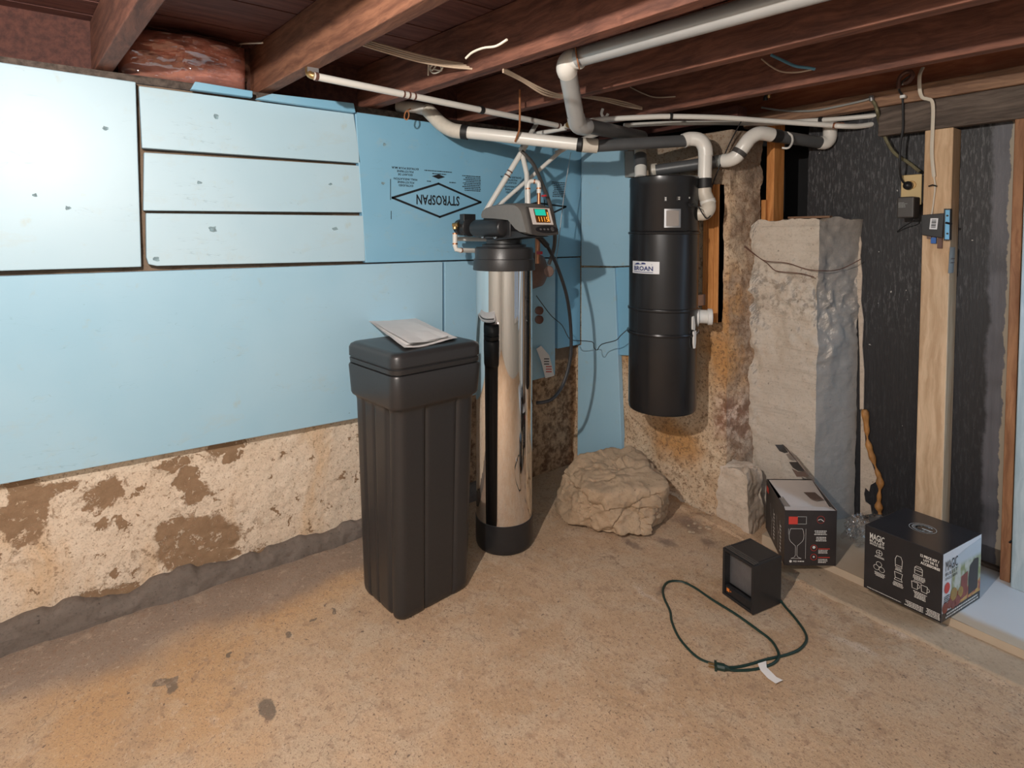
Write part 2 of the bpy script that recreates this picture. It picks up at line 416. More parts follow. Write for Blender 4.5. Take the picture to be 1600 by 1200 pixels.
# ================================================================== SETTING
# ---- concrete materials with their stains
def P3(v): return (v.x, v.y, v.z)
def mat_floor():
    g = G('stained_concrete_floor')
    v = g.warp(5, .10); v2 = g.warp(22, .045)
    big = g.noise(1.5, 5, .6, v); mid = g.noise(7, 6, .65, v); fine = g.noise(60, 5, .7); gr = g.noise(240, 3, .6)
    c = g.mix(g.step(big.outputs[0], .38, .62), (.47, .31, .185), (.55, .385, .25))
    c = g.mix(g.op('MULTIPLY', g.step(mid.outputs[0], .45, .62), .7), c, (.55, .42, .295))
    # orange iron stains
    L = [(onz(430, 950, 0), (.26, .22, 1)), (onz(330, 1060, 0), (.38, .15, 1)), (onz(130, 1120, 0), (.35, .16, 1)), (onz(520, 900, 0), (.16, .16, 1))]
    st = g.blobs(g.warp(4, .35), [(P3(p), r) for p, r in L], .3, 1.2)
    c = g.mix(g.op('MULTIPLY', st, .6), c, (.58, .335, .15))
    # grey cement margin along the left wall
    sep = g.nd('ShaderNodeSeparateXYZ', {0: g.warp(3, .30)})
    gm = g.op('SUBTRACT', 1., g.step(sep.outputs[0], .20, .36)); gm2 = g.op('MULTIPLY', gm, g.op('SUBTRACT', 1., g.step(sep.outputs[1], -1.1, -.6)))
    c = g.mix(g.op('MULTIPLY', gm2, .85), c, g.mix(mid.outputs[0], (.17, .13, .105), (.36, .29, .24)))
    # dark patches
    D = [((270, 1070), (.045, .018)), ((252, 1066), (.02, .025)), ((415, 1108), (.06, .02)), ((452, 991), (.022, .012)), ((520, 955), (.03, .008)), ((358, 1023), (.018, .010)), ((489, 967), (.01, .012)), ((1240, 860), (.05, .05))]
    dk = g.blobs(v2, [(P3(onz(a[0], a[1], 0)), (r[0]*.75, r[1], 1)) for a, r in D], .80, 1.1)
    c = g.mix(g.op('MULTIPLY', dk, .8), c, (.12, .10, .08))
    # soot coloured marks in front of the rock
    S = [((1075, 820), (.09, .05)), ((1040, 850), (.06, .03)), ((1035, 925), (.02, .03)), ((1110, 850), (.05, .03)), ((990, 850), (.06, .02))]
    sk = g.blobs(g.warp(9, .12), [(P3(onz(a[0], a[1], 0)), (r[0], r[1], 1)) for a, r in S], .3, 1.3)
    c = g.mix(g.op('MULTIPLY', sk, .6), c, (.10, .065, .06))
    # chalky cracks at the right
    K = [((1370, 965), (.05, .02)), ((1400, 990), (.05, .02)), ((1340, 1012), (.06, .02)), ((1010, 930), (.06, .02))]
    kk = g.blobs(g.warp(14, .10), [(P3(onz(a[0], a[1], 0)), (r[0], r[1], 1)) for a, r in K], .3, 1.3)
    c = g.mix(g.op('MULTIPLY', kk, .55), c, (.70, .58, .47))
    c = g.mix(g.op('MULTIPLY', g.step(fine.outputs[0], .52, .66), .45), c, (.27, .165, .11))
    bl_ = g.noise(15, 5, .7, v2); c = g.mix(g.op('MULTIPLY', g.step(bl_.outputs[0], .53, .66), .42), c, (.30, .19, .125)); bl2 = g.noise(9, 5, .7, v); c = g.mix(g.op('MULTIPLY', g.step(bl2.outputs[0], .56, .68), .35), c, (.64, .50, .37))
    lt = g.noise(85, 5, .7, v); c = g.mix(g.op('MULTIPLY', g.step(lt.outputs[0], .56, .68), .45), c, (.66, .52, .39))
    sp = g.noise(38, 2, .5); c = g.mix(g.op('MULTIPLY', g.step(sp.outputs[0], .71, .74), .8), c, (.13, .09, .075))
    s3 = g.noise(150, 2, .5); c = g.mix(g.op('MULTIPLY', g.step(s3.outputs[0], .63, .67), .7), c, (.14, .085, .06))
    wv = g.nd('ShaderNodeTexVoronoi', {'Vector': g.warp(3, .5), 'Scale': 2.2}, feature='DISTANCE_TO_EDGE'); ck = g.op('MULTIPLY', g.op('SUBTRACT', 1., g.step(wv.outputs[0], .0, .008)), g.step(mid.outputs[0], .5, .6))
    c = g.mix(g.op('MULTIPLY', ck, .5), c, (.16, .10, .075))
    c = g.mix(g.op('MULTIPLY', g.step(gr.outputs[0], .45, .65), .3), c, (.24, .15, .10))
    h = g.op('ADD', g.op('MULTIPLY', mid.outputs[0], .6), g.op('MULTIPLY', fine.outputs[0], .5))
    return g.fin(c, .72, 0, g.bump(h, .7, .008))
def mat_leftwall():
    g = G('flaking_cream_foundation')
    v = g.warp(11, .10); v = g.warp(45, .035, v)
    mid = g.noise(6, 6, .65); fine = g.noise(45, 5, .7); gr = g.noise(160, 3, .6)
    c = g.mix(mid.outputs[0], (.66, .51, .37), (.80, .71, .59))
    ru = g.noise(4.5, 4, .6, g.warp(2, .2), 0, (1, 1, .22))
    c = g.mix(g.op('MULTIPLY', g.step(ru.outputs[0], .50, .70), .6), c, (.60, .36, .15))
    B = [((37, 800), (.065, .12)), ((166, 773), (.06, .06)), ((292, 752), (.045, .05)), ((306, 772), (.045, .04)), ((310, 850), (.16, .09)), ((285, 828), (.10, .05)), ((175, 935), (.10, .05)), ((355, 700), (.08, .025)), ((275, 725), (.05, .03)),
         ((160, 822), (.02, .02)), ((227, 760), (.01, .012)), ((90, 765), (.06, .03)), ((120, 945), (.06, .03)), ((180, 895), (.02, .02)), ((325, 880), (.12, .03)), ((400, 870), (.06, .025)), ((535, 745), (.02, .01)), ((30, 760), (.05, .03))]
    bl = []
    for a, r in B:
        p = onx(a[0], a[1], -.01); bl.append(((0, p.y, p.z), (10, r[0], r[1])))
    bm = g.blobs(v, bl, .86, .98)
    sp = g.noise(17, 4, .6, v); s2 = g.step(sp.outputs[0], .63, .65)
    rag_ = g.noise(30, 5, .75, v); near = g.blobs(v, bl, .7, 1.9); s3 = g.op('MULTIPLY', near, g.step(rag_.outputs[0], .56, .59)); rz = g.noise(34, 4, .7, v); bm = g.op('MULTIPLY', bm, g.op('SUBTRACT', 1., g.op('MULTIPLY', g.step(rz.outputs[0], .58, .61), .8)))
    m = g.op('MAXIMUM', g.op('MAXIMUM', bm, s3), s2)
    brown = g.mix(fine.outputs[0], (.20, .12, .065), (.36, .24, .145))
    c = g.mix(m, c, brown)
    # towards the corner the paint is gone: damp brown mottled stone
    sx = g.nd('ShaderNodeSeparateXYZ', {0: g.warp(5, .25)})
    cr = g.step(sx.outputs[1], -.95, -.70)
    mot = g.noise(24, 5, .7)
    c = g.mix(cr, c, g.mix(g.step(mot.outputs[0], .38, .62), (.15, .075, .035), (.52, .34, .20)))
    pt = g.noise(70, 4, .7); c = g.mix(g.op('MULTIPLY', g.step(pt.outputs[0], .575, .63), .6), c, (.27, .17, .10))
    c = g.mix(g.op('MULTIPLY', g.step(gr.outputs[0], .48, .66), .3), c, (.24, .16, .10))
    up_z = g.step(sx.outputs[2], .60, .66) if False else g.step(g.nd('ShaderNodeSeparateXYZ', {0: g.obj}).outputs[2], .60, .62)
    c = g.mix(g.op('MULTIPLY', up_z, .9), c, (.17, .11, .07))
    h = g.op('SUBTRACT', g.op('ADD', g.op('MULTIPLY', fine.outputs[0], .8), g.op('MULTIPLY', mid.outputs[0], .5)), g.op('MULTIPLY', m, .35))
    return g.fin(c, .85, 0, g.bump(h, .6, .008))
def mat_backwall():
    g = G('rusty_damp_foundation')
    mid = g.noise(5, 6, .65, g.warp(3, .15)); fine = g.noise(42, 5, .75); gr = g.noise(170, 3, .6); mot = g.noise(19, 5, .7)
    c = g.mix(g.step(mid.outputs[0], .35, .65), (.60, .42, .27), (.70, .55, .39))
    sx = g.nd('ShaderNodeSeparateXYZ', {0: g.warp(7, .14)})
    # orange and rust run down the wall below the stud
    p = onp(1125, 560, (0, 0, 0), (.12, -1, 0)); q = onp(1140, 660, (0, 0, 0), (.12, -1, 0)); s_ = onp(1000, 560, (0, 0, 0), (.12, -1, 0)); t_ = onp(1140, 480, (0, 0, 0), (.12, -1, 0)); u_ = onp(1060, 690, (0, 0, 0), (.12, -1, 0))
    om = g.blobs(g.warp(8, .20), [((p.x, p.y, p.z), (.14, 2, .22)), ((s_.x, s_.y, s_.z), (.12, 2, .25)), ((t_.x, t_.y, t_.z), (.06, 2, .25)), ((u_.x, 0, u_.z), (.18, 2, .14))], .2, 1.2)
    c = g.mix(g.op('MULTIPLY', om, .92), c, g.mix(mot.outputs[0], (.42, .17, .045), (.66, .37, .13)))
    rm = g.blobs(g.warp(10, .18), [((q.x, q.y, q.z), (.10, 2, .16))], .3, 1.15)
    c = g.mix(g.op('MULTIPLY', rm, .85), c, g.mix(g.step(mot.outputs[0], .45, .6), (.20, .075, .04), (.62, .44, .34)))
    # crumbled end face and the dark top of the wall
    e = g.step(sx.outputs[0], .855, .90)
    c = g.mix(g.op('MULTIPLY', e, .85), c, g.mix(g.step(mot.outputs[0], .35, .65), (.20, .12, .075), (.44, .33, .24)))
    top = g.step(sx.outputs[2], 1.50, 1.60)
    c = g.mix(g.op('MULTIPLY', top, .7), c, (.20, .155, .12))
    pt = g.noise(75, 4, .7); c = g.mix(g.op('MULTIPLY', g.step(pt.outputs[0], .54, .62), .7), c, (.17, .09, .045))
    c = g.mix(g.op('MULTIPLY', g.step(fine.outputs[0], .53, .63), .6), c, (.20, .11, .055))
    c = g.mix(g.op('MULTIPLY', g.step(gr.outputs[0], .5, .8), .3), c, (.15, .09, .06))
    h = g.op('ADD', g.op('MULTIPLY', fine.outputs[0], .9), g.op('MULTIPLY', mot.outputs[0], .7))
    return g.fin(c, .85, 0, g.bump(h, .8, .010))
def mat_pillar(name='grey_broken_concrete', a=(.47, .405, .335), b=(.62, .55, .47), rough_zone=True):
    g = G(name)
    mid = g.noise(5, 6, .65, g.warp(3, .15), 0, (1, 1, 2.2)); fine = g.noise(45, 6, .75); lines = g.noise(3, 4, .6, g.warp(2, .02), 0, (1, 1, 26)); pit = g.noise(75, 2, .5)
    c = g.mix(g.op('ADD', g.op('MULTIPLY', g.step(mid.outputs[0], .3, .7), .5), .25), a, b)
    c = g.mix(g.op('MULTIPLY', g.step(lines.outputs[0], .52, .75), .3), c, tuple(q*.62 for q in a))
    c = g.mix(g.op('MULTIPLY', g.step(fine.outputs[0], .53, .66), .3), c, tuple(q*.55 for q in a))
    g2_ = g.noise(110, 4, .7); c = g.mix(g.op('MULTIPLY', g.step(g2_.outputs[0], .55, .64), .3), c, tuple(q*.5 for q in a))
    pm = g.step(pit.outputs[0], .70, .75); c = g.mix(g.op('MULTIPLY', pm, .6), c, tuple(q*.35 for q in a))
    if name == 'grey_broken_concrete':
        zz_ = g.nd('ShaderNodeSeparateXYZ', {0: g.warp(6, .22)}).outputs[2]
        zone = g.op('MULTIPLY', g.step(zz_, .88, .98), g.op('SUBTRACT', 1., g.step(zz_, 1.10, 1.18)))
        pit2 = g.noise(28, 5, .75, g.warp(12, .05)); rz = g.op('MULTIPLY', zone, g.step(pit2.outputs[0], .50, .60))
        c = g.mix(g.op('MULTIPLY', rz, .6), c, (.19, .155, .12)); c = g.mix(g.op('MULTIPLY', zone, g.op('MULTIPLY', g.op('SUBTRACT', 1., g.step(pit2.outputs[0], .40, .46)), .4)), c, (.66, .59, .50))
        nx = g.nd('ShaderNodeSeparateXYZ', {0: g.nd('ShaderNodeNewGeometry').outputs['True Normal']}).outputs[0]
        c = g.mix(g.op('MULTIPLY', g.step(nx, .45, .75), .8), c, g.mix(mid.outputs[0], (.19, .17, .15), (.30, .275, .25)))  # right-hand faces greyer and darker: their shade is put into the colour
    h = g.op('SUBTRACT', g.op('ADD', g.op('MULTIPLY', lines.outputs[0], .35), g.op('MULTIPLY', fine.outputs[0], .7)), pm)
    return g.fin(c, .85, 0, g.bump(h, .5, .008))
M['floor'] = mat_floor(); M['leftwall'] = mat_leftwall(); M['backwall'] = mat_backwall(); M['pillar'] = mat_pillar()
M['stub'] = mat_pillar('pale_cement', (.46, .37, .29), (.66, .56, .46))
M['curb'] = mat_pillar('dark_mortar', (.13, .105, .088), (.20, .165, .14))
M['cement'] = mat_pillar('tan_cement', (.36, .27, .185), (.50, .39, .28))
M['rock'] = mat_pillar('rubble_rock', (.34, .235, .145), (.50, .37, .25))
def mat_blackboard():
    g = G('black_painted_sheathing')
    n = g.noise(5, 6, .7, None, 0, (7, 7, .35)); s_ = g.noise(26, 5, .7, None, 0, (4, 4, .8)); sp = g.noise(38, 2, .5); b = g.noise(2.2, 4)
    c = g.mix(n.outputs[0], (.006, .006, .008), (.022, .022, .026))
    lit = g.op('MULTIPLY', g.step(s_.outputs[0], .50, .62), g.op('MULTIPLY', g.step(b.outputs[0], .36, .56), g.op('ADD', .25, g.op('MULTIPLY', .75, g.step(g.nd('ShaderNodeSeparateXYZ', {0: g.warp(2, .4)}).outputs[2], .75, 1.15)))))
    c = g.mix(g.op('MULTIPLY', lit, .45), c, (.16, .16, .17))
    c = g.mix(g.step(sp.outputs[0], .73, .75), c, (.40, .39, .38))
    # worn grey band and ragged pale edge beside the right stud
    sx = g.nd('ShaderNodeSeparateXYZ', {0: g.warp(9, .05)})
    xb = ony(1555, 400, .5).x; xe = ony(1566, 600, .5).x
    band = g.op('MULTIPLY', g.step(sx.outputs[0], xb-.022, xb-.006), g.step(g.noise(3.1, 2).outputs[0], .30, .5))
    c = g.mix(g.op('MULTIPLY', band, .75), c, g.mix(n.outputs[0], (.06, .06, .075), (.22, .22, .25)))
    edge = g.step(sx.outputs[0], xe, xe+.004)
    c = g.mix(edge, c, (.36, .31, .24))
    return g.fin(c, g.op('ADD', .42, g.op('MULTIPLY', n.outputs[0], .25)), 0, g.bump(g.op('ADD', n.outputs[0], s_.outputs[0]), .35, .004))
M['blackboard'] = mat_blackboard()
M['void'] = plain('unlit_black', (.006, .006, .007), .8, 0, .3, 9, .1)  # near-black colour stands in for the unlit depth of the cavity

# ---- floor (fine over the part in view, rising into rubble at the back wall)
def backy(x): return .12*x
def floor_fn(x0, x1, y0, y1):
    def fn(U, V):
        x = x0+(x1-x0)*U; y = y0+(y1-y0)*V; P = np.column_stack([x, y, 0*x])
        z = fbm(P, 3, 3, 2)*.002 + fbm(P, 22, 3, 4)*.0009
        yl = .12*x; d = np.clip((y-(yl-.20))/.20, 0, 1)*((x > .35) & (x < 1.15))*np.clip((1.15-x)/.15, 0, 1)*np.clip((x-.35)/.1, 0, 1)
        z = z+(d**1.6)*(.045+.02*fbm(P, 16, 4, 9))
        # heaved crack along the ledge
        k = np.exp(-((y+.085+.02*fbm(P, 5, 2, 3))/.03)**2)*((x > 1.3) & (x < 2.0)); z = z+k*(.008+.006*fbm(P, 25, 3, 8))
        return np.column_stack([x, y, z])
    return fn
fl = grid(430, 330, floor_fn(-.06, 2.7, -2.0, .05))
for r in ((2.7, 3.4, -4, .7), (-.06, 2.7, -4, -2.0), (-.06, 2.7, .05, .75)):
    fl.add([(r[0], r[2], 0), (r[1], r[2], 0), (r[1], r[3], 0), (r[0], r[3], 0)], [(0, 1, 2, 3)])
struct('floor', fl, 'floor')

# ---- left foundation wall
def lw(U, V):
    y = -3.4+3.45*U; z = -.02+1.84*V; P = np.column_stack([0*y, y, z])
    return np.column_stack([-.016+fbm(P, 7, 4, 11)*.004+fbm(P, 45, 2, 12)*.0022, y, z])
struct('wall_left', grid(520, 260, lw), 'leftwall')
# ---- mortar curb along its foot
def curb_fn(U, V):
    y = -3.3+2.75*U; P = np.column_stack([.1*V, y, .1*V]); n = fbm(P, 14, 4, 21); h = .075+.022*vnoise(np.column_stack([y*7, 0*y, 0*y]), 5)+.010*vnoise(np.column_stack([y*33, 0*y, 0*y]), 6)
    a = V*math.pi/2
    x = -.016+(.052+.010*n)*np.cos(a)**.8; z = h*np.sin(a)**.9+.004*n
    x = np.where(V > .97, -.03, x)
    return np.column_stack([x, y, z-.004])
struct('trim_1', grid(460, 18, curb_fn), 'curb')

# ---- back foundation wall (solid with a crumbled end)
def bw_disp(Q, N):
    a = .004+.010*np.clip((Q[:, 0]-.80)/.08, 0, 1)
    low = np.clip((.55-Q[:, 2])/.5, 0, 1)
    return fbm(Q, 9, 5, 31)*a+fbm(Q, 40, 3, 33)*.0028+low*(.010+fbm(Q, 7, 4, 35)*.016)
bwpoly = [(-.05, -.006), (.871, .104), (.906, .30), (-.05, .22)]
struct('wall_back', solid(bwpoly, 0, 1.775, .0085, bw_disp, lambda P: fbm(np.column_stack([P, 0*P[:, 0]]), 9, 3, 4)*.008), 'backwall')

# ---- black sheathed wall behind the studs, and the dark cavity left of it
xb0 = ony(1262, 300, .5).x
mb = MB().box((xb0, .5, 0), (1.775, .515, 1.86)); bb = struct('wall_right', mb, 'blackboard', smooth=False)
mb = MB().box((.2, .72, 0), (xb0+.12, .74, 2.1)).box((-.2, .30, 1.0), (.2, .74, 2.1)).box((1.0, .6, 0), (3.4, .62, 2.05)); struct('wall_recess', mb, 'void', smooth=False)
mb = MB().box((1.80, .5, 0), (3.4, .53, 2.05)).box((3.4, -4, 0), (3.45, .6, .5)).box((3.4, -4, 1.8), (3.45, .6, 2.1)).box((3.4, -4, .5), (3.45, -.6, 1.8)).box((3.4, .4, .5), (3.45, .6, 1.8))
struct('wall_east', mb, 'room', smooth=False)
struct('wall_front', MB().box((-.1, -4.05, 0), (3.45, -4, 2.1)), 'room', smooth=False)
struct('wall_left_end', MB().box((-.12, -4, 0), (-.07, -3.35, 2.1)).box((-.12, -3.4, 0), (0.0, -3.35, 1.85)), 'room', smooth=False)
mb = MB()
for z in (.5, 1.13, 1.76): mb.box((3.38, -.6, z), (3.44, .4, z+.04))
for y in (-.6, -.12, .36): mb.box((3.38, y, .5), (3.44, y+.04, 1.8))
struct('window_1', mb, 'white', smooth=False)

# ---- ledge: cement strip and board on top
def cem(U, V):
    x = 1.21+1.6*U; y = -.108+.165*V+.016*fbm(np.column_stack([x, 0*x, 0*x]), 4, 3, 41)*(1-V); P = np.column_stack([x, y, 0*x])
    z = .014*np.clip(V/.06, 0, 1)**.6+.0016*fbm(P, 12, 4, 42)+.012*V-.003
    return np.column_stack([x, y, z])
struct('trim_2', grid(320, 40, cem), 'cement')
LZ = .05
def board(U, V):
    x = 1.09+1.64*U; y = .026+.469*V; P = np.column_stack([x, y, 0*x])
    return np.column_stack([x, y+.003*fbm(P, 8, 2, 5)*(V < .01), LZ+.0010*fbm(P, 9, 3, 44)])
mb = grid(150, 40, board); mb.box((1.09, .028, .0), (2.73, .5, LZ-.002))
ledge_m = G('daylit_whitewashed_cement'); nn = ledge_m.noise(7, 5, .6); sx = ledge_m.nd('ShaderNodeSeparateXYZ', {0: ledge_m.warp(5, .06)})
cc = ledge_m.mix(nn.outputs[0], (.42, .33, .24), (.55, .45, .34)); cc = ledge_m.mix(ledge_m.op('MULTIPLY', ledge_m.step(sx.outputs[0], 1.68, 1.76), ledge_m.step(sx.outputs[1], .06, .10)), cc, (.56, .57, .58))  # pale zone right of the carton: window daylight painted into the colour
M['ledge'] = ledge_m.fin(cc, .7, 0, ledge_m.bump(nn.outputs[0], .3, .004))
struct('trim_3', mb, 'ledge')
struct('trim_4', MB().box((1.62, .475, LZ), (2.73, .5, LZ+.012)), 'greybeam', smooth=False)

# ---- ceiling boards
ce = MB().box((-.2, -4, 2.055), (3.45, .75, 2.07)); ceil = struct('ceiling', ce, 'subfloor', smooth=False)
k = 0; x = -.18
while x < 3.3:
    o = obj('plank', MB().box((x, -4, 2.032+.002*(k % 3)), (x+.136, .74, 2.054)), 'subfloor', ceil, smooth=False); x += .14; k += 1

# ---- joists
ZJ = 1.85
jl = [(-2.13, .10, 'reddish ceiling joist at far left beside the pink insulation', 'joist'),
      (-1.625, .092, 'thick orange brown joist crossing above the long blue wall strips', 'joist_orange'),
      (-1.185, .12, 'second brown joist from the left with a worn lower edge', 'joist'),
      (-.675, .10, 'red brown joist directly behind the tall grey bent tube', 'joist'),
      (-.160, .085, 'long red brown joist nearest the back wall, above the thin white pipes', 'joist')]
for y, k_, lab, m in jl:
    mb = MB(); q = [(-.10, y-.05-.1*k_), (3.4, y-.05+3.4*k_), (3.4, y+3.4*k_), (-.10, y-.1*k_)]
    mb.hexa([(a, b, ZJ) for a, b in q]+[(a, b, 2.031) for a, b in q])
    tag(obj('ceiling_joist', mb, m, None, smooth=False, bevel=.003), lab, 'joist', 'ceiling joists')
tag(obj('ceiling_joist', MB().box((.5, -2.73, ZJ), (3.4, -2.69, 2.031)), 'joist_dark', None, smooth=False), 'joist over the room behind the viewer', 'joist', 'ceiling joists')
tag(obj('rim_board', MB().box((-.14, -3.3, ZJ), (-.10, .3, 2.031)), 'joist_dark', None, smooth=False), 'dark red rim board above the blue insulated wall', 'board')
tag(obj('sill_plate', MB().box((-.14, -3.3, 1.822), (-.01, -.02, 1.849)), 'greybeam', None, smooth=False), 'grey weathered sill plate on top of the left foundation wall', 'board')
tag(obj('rim_board', MB().box((.2, .46, 1.89), (2.6, .50, 2.031)), 'redwood', None, smooth=False, bevel=.002), 'red brown rim board at upper right behind the last joist', 'board')
pl = obj('ledger_plank', MB().box((.75, .395, 1.825), (2.6, .45, 1.889)), 'brownplank', None, smooth=False, bevel=.004); tag(pl, 'light brown plank lying along the top of the grey beam', 'plank')
xbm = ony(1372, 190, .41).x
tag(obj('grey_beam', MB().box((xbm, .41, 1.708), (2.6, .45, 1.824)), 'greybeam', None, smooth=False, bevel=.004), 'weathered dark grey beam resting on the pale post', 'beam')
tag(obj('header_board', MB().box((-.05, .20, 1.842), (.84, .28, 1.90)), 'joist_dark', None, smooth=False, bevel=.003), 'dark timber on top of the back foundation wall', 'board')

# ---- posts and studs
y4 = .41
x0 = ony(1437, 500, y4).x; x1 = ony(1481, 500, y4).x
pst = obj('pale_post', MB().box((x0, y4, LZ), (x1, .498, 1.707)), 'pine', None, smooth=False, bevel=.003)
tag(pst, 'pale square wooden post under the grey beam', 'post')
x0 = ony(1575, 500, .42).x; x1 = ony(1592, 500, .42).x
st2 = obj('wall_stud', MB().box((x0, .42, LZ), (x1, .498, 1.80)), 'agedstud', None, smooth=False, bevel=.003); tag(st2, 'weathered orange stud at the far right edge beside the blue-lit post', 'stud')
tb = MB().tube([onp(1584, 880, (0, .419, 0), (0, 1, 0)), ony(1586, 860, .418), ony(1583, 845, .418), ony(1577, 848, .418)], .003, 6, 4); obj('painted_mark', tb, 'ink_black', st2)
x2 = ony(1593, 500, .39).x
struct('trim_5', MB().box((x2, .39, LZ), (x2+.12, .498, 1.80)), 'daylit_post', smooth=False, bevel=.003)
x0 = ony(1197, 300, .335).x; x1 = ony(1209, 300, .335).x
tag(obj('wall_stud', MB().box((x0, .335, 1.36), (x1, .425, 1.824)), 'orange', None, smooth=False, bevel=.002), 'short orange stud standing on the broken concrete pier', 'stud')
x0 = ony(1186, 330, .30).x; x1 = ony(1194, 330, .30).x
tag(obj('wood_block', MB().box((x0, .315, 1.36), (x1-.002, .34, 1.465)), 'orange', None, smooth=False, bevel=.002), 'small orange wood block left of the short stud', 'block')
xa = ony(1215, 342, .36).x
tag(obj('wood_strip', MB().box((xa+.01, .43, 1.378), (xa+.20, .46, 1.388)), 'brownplank', None, smooth=False, bevel=.002), 'thin brown strip lying on top of the concrete pier', 'board')
p0 = ony(1098, 340, .055); p1 = ony(1122, 340, .055)
mb = MB()
for a, b in ((0, .28), (.30, .70), (.72, 1.0)):
    mb.box((p0.x+(p1.x-p0.x)*a, .058, .905), (p0.x+(p1.x-p0.x)*b, .105, 1.53))
mb.box((p0.x, .063, .905), (p1.x, .105, 1.53))
tag(obj('mounting_board', mb, 'orange', None, smooth=False, bevel=.002), 'orange upright mounting board on the wall behind the black canister', 'board')

# ================================================================== BLUE FOAM
def foam_panel(px, lab, mat='foam', x=.03, th=.034, rnd=0, world=None):
    pts = world or [onx(a, b, x) for a, b in px]
    q = [Vector(p) for p in pts]
    if rnd:      # round the lower left corner
        a, b, c = q[-2], q[-1], q[0]
        p1 = b+(a-b).normalized()*rnd; p2 = b+(c-b).normalized()*rnd
        q = q[:-1]+[p1, b.lerp((p1+p2)/2, .42), p2]
    o = obj('foam_panel', MB().prism(q, (-th, 0, 0)), mat, None, smooth=False, bevel=.003)
    tag(o, lab, 'insulation panel', 'blue foam boards'); return o
yL = -3.3
def col(px, py): return onx(px, py, .03)
zt = col(60, 108).z
P_ = col(212, 128); Q_ = col(221, 417)
foam_panel(None, 'large pale blue foam board at upper left corner of the wall', 'foam_pale', world=[(.03, yL, 1.835), (.03, P_.y, P_.z), (.03, Q_.y, Q_.z), (.03, yL, Q_.z-.002)])
foam_panel([(217, 134), (553, 178), (564, 255), (222, 231)], 'top one of three narrow blue foam strips', 'foam_pale')
foam_panel([(225, 238), (565, 259), (567, 332), (224, 329)], 'middle one of three narrow blue foam strips', 'foam_pale', x=.028)
foam_panel([(228, 333), (568, 337), (571, 408), (229, 416)], 'bottom one of three narrow blue foam strips, with rounded lower corner', 'foam_pale', rnd=.03)
R1 = col(555, 180); R2 = col(692, 407)
SH = foam_panel(None, 'blue foam board printed with an upside-down brand name in a diamond', 'foam_deep', world=[(.03, R1.y, 1.815), (.03, -.012, 1.81), (.03, -.012, R2.z), (.03, col(571, 406).y, R2.z)])
a = col(0, 430); b = col(692, 409); c = col(692, 629); d = col(0, 752)
foam_panel(None, 'long wide blue foam board running behind the black tank', 'foam', world=[(.03, yL, a.z-.004), (.03, b.y, b.z), (.03, c.y, c.z), (.03, yL, d.z)])
a = col(695, 409); b = col(868, 408); c = col(871, 585); d = col(696, 629)
foam_panel(None, 'blue foam board low behind the chrome cylinder', 'foam', world=[(.03, a.y, a.z), (.03, b.y, a.z), (.03, b.y, c.z), (.03, a.y, d.z)], x=.03)
a = col(872, 408); b = col(904, 540)
foam_panel(None, 'narrow blue foam piece low beside the room corner', 'foam_deep', world=[(.029, a.y, R2.z-.006), (.029, -.014, R2.z-.006), (.029, -.014, b.z+.005), (.029, a.y, b.z)])
for (pp, lab) in (([(305, 127), (395, 142), (395, 152), (298, 139)], 'thin blue foam offcut lying above the top strip, left of thick joist'), ([(425, 146), (553, 161), (556, 176), (400, 154)], 'long thin blue foam offcut under the pipe hanger')):
    foam_panel(pp, lab, 'foam_deep', x=.055, th=.03)
byl = {o['label']: o for o in C.objects if o.get('category') == 'insulation panel'}
for (px, py, key, rr_) in ((338, 183, 'top one', .008), (311, 285, 'middle one', .006), (516, 288, 'middle one', .005), (332, 357, 'bottom one', .010), (524, 357, 'bottom one', .008), (245, 405, 'bottom one', .007), (106, 325, 'large pale', .006), (55, 305, 'large pale', .005), (165, 200, 'large pale', .006), (601, 226, 'board printed', .006), (598, 286, 'board printed', .006)):
    o = [v for k, v in byl.items() if key in k][0]; p = onx(px, py, .0302 if 'middle' not in key else .0282)
    rg_ = random.Random(int(px)); n_ = 9
    pts = [p+Vector((0, rr_*(1+.5*rg_.uniform(-1, 1))*math.cos(a), rr_*.8*(1+.5*rg_.uniform(-1, 1))*math.sin(a))) for a in [2*math.pi*k/n_ for k in range(n_)]]
    mb = MB(); mb.add([p-Vector((.0, 0, 0))]+pts+[q+Vector((.0007, 0, 0))+(q-p)*.35 for q in pts], [(0, 1+k, 1+(k+1) % n_) for k in range(n_)]+[(1+k, 1+n_+k, 1+n_+(k+1) % n_, 1+(k+1) % n_) for k in range(n_)])
    obj('screw_dent', mb, 'dent', o)
# on the back wall, which runs slightly askew
nb = Vector((.12, -1, 0)).normalized()
def bk(px, py, off=.035): return onp(px, py, Vector((0, -.006, 0))+nb*off, nb)
def back_panel(px, lab, mat, off=.035):
    o = obj('foam_panel', MB().prism([bk(a, b, off) for a, b in px], -nb*.036), mat, None, smooth=False, bevel=.003); tag(o, lab, 'insulation panel', 'blue foam boards')
back_panel([(908, 236), (975, 234), (976, 277), (986, 278), (987, 415), (960, 416), (908, 415)], 'blue foam board in the corner left of the black canister', 'foam')
back_panel([(908, 418), (960, 418.5), (971, 706), (902, 712), (903, 540), (908, 539)], 'tall narrow blue foam plank reaching down to the rock', 'foam')
back_panel([(962, 418), (990, 417), (990, 556), (968, 555)], 'small blue foam piece tucked behind the black canister', 'foam_deep', .02)
tag(obj('clear_plastic_scrap', MB().prism([bk(977, 236, .03), bk(990, 236, .03), bk(992, 276, .03), bk(977, 277, .03)], nb*.002), 'greyboard', None, smooth=False), 'grey translucent scrap between foam board and wall top', 'scrap')

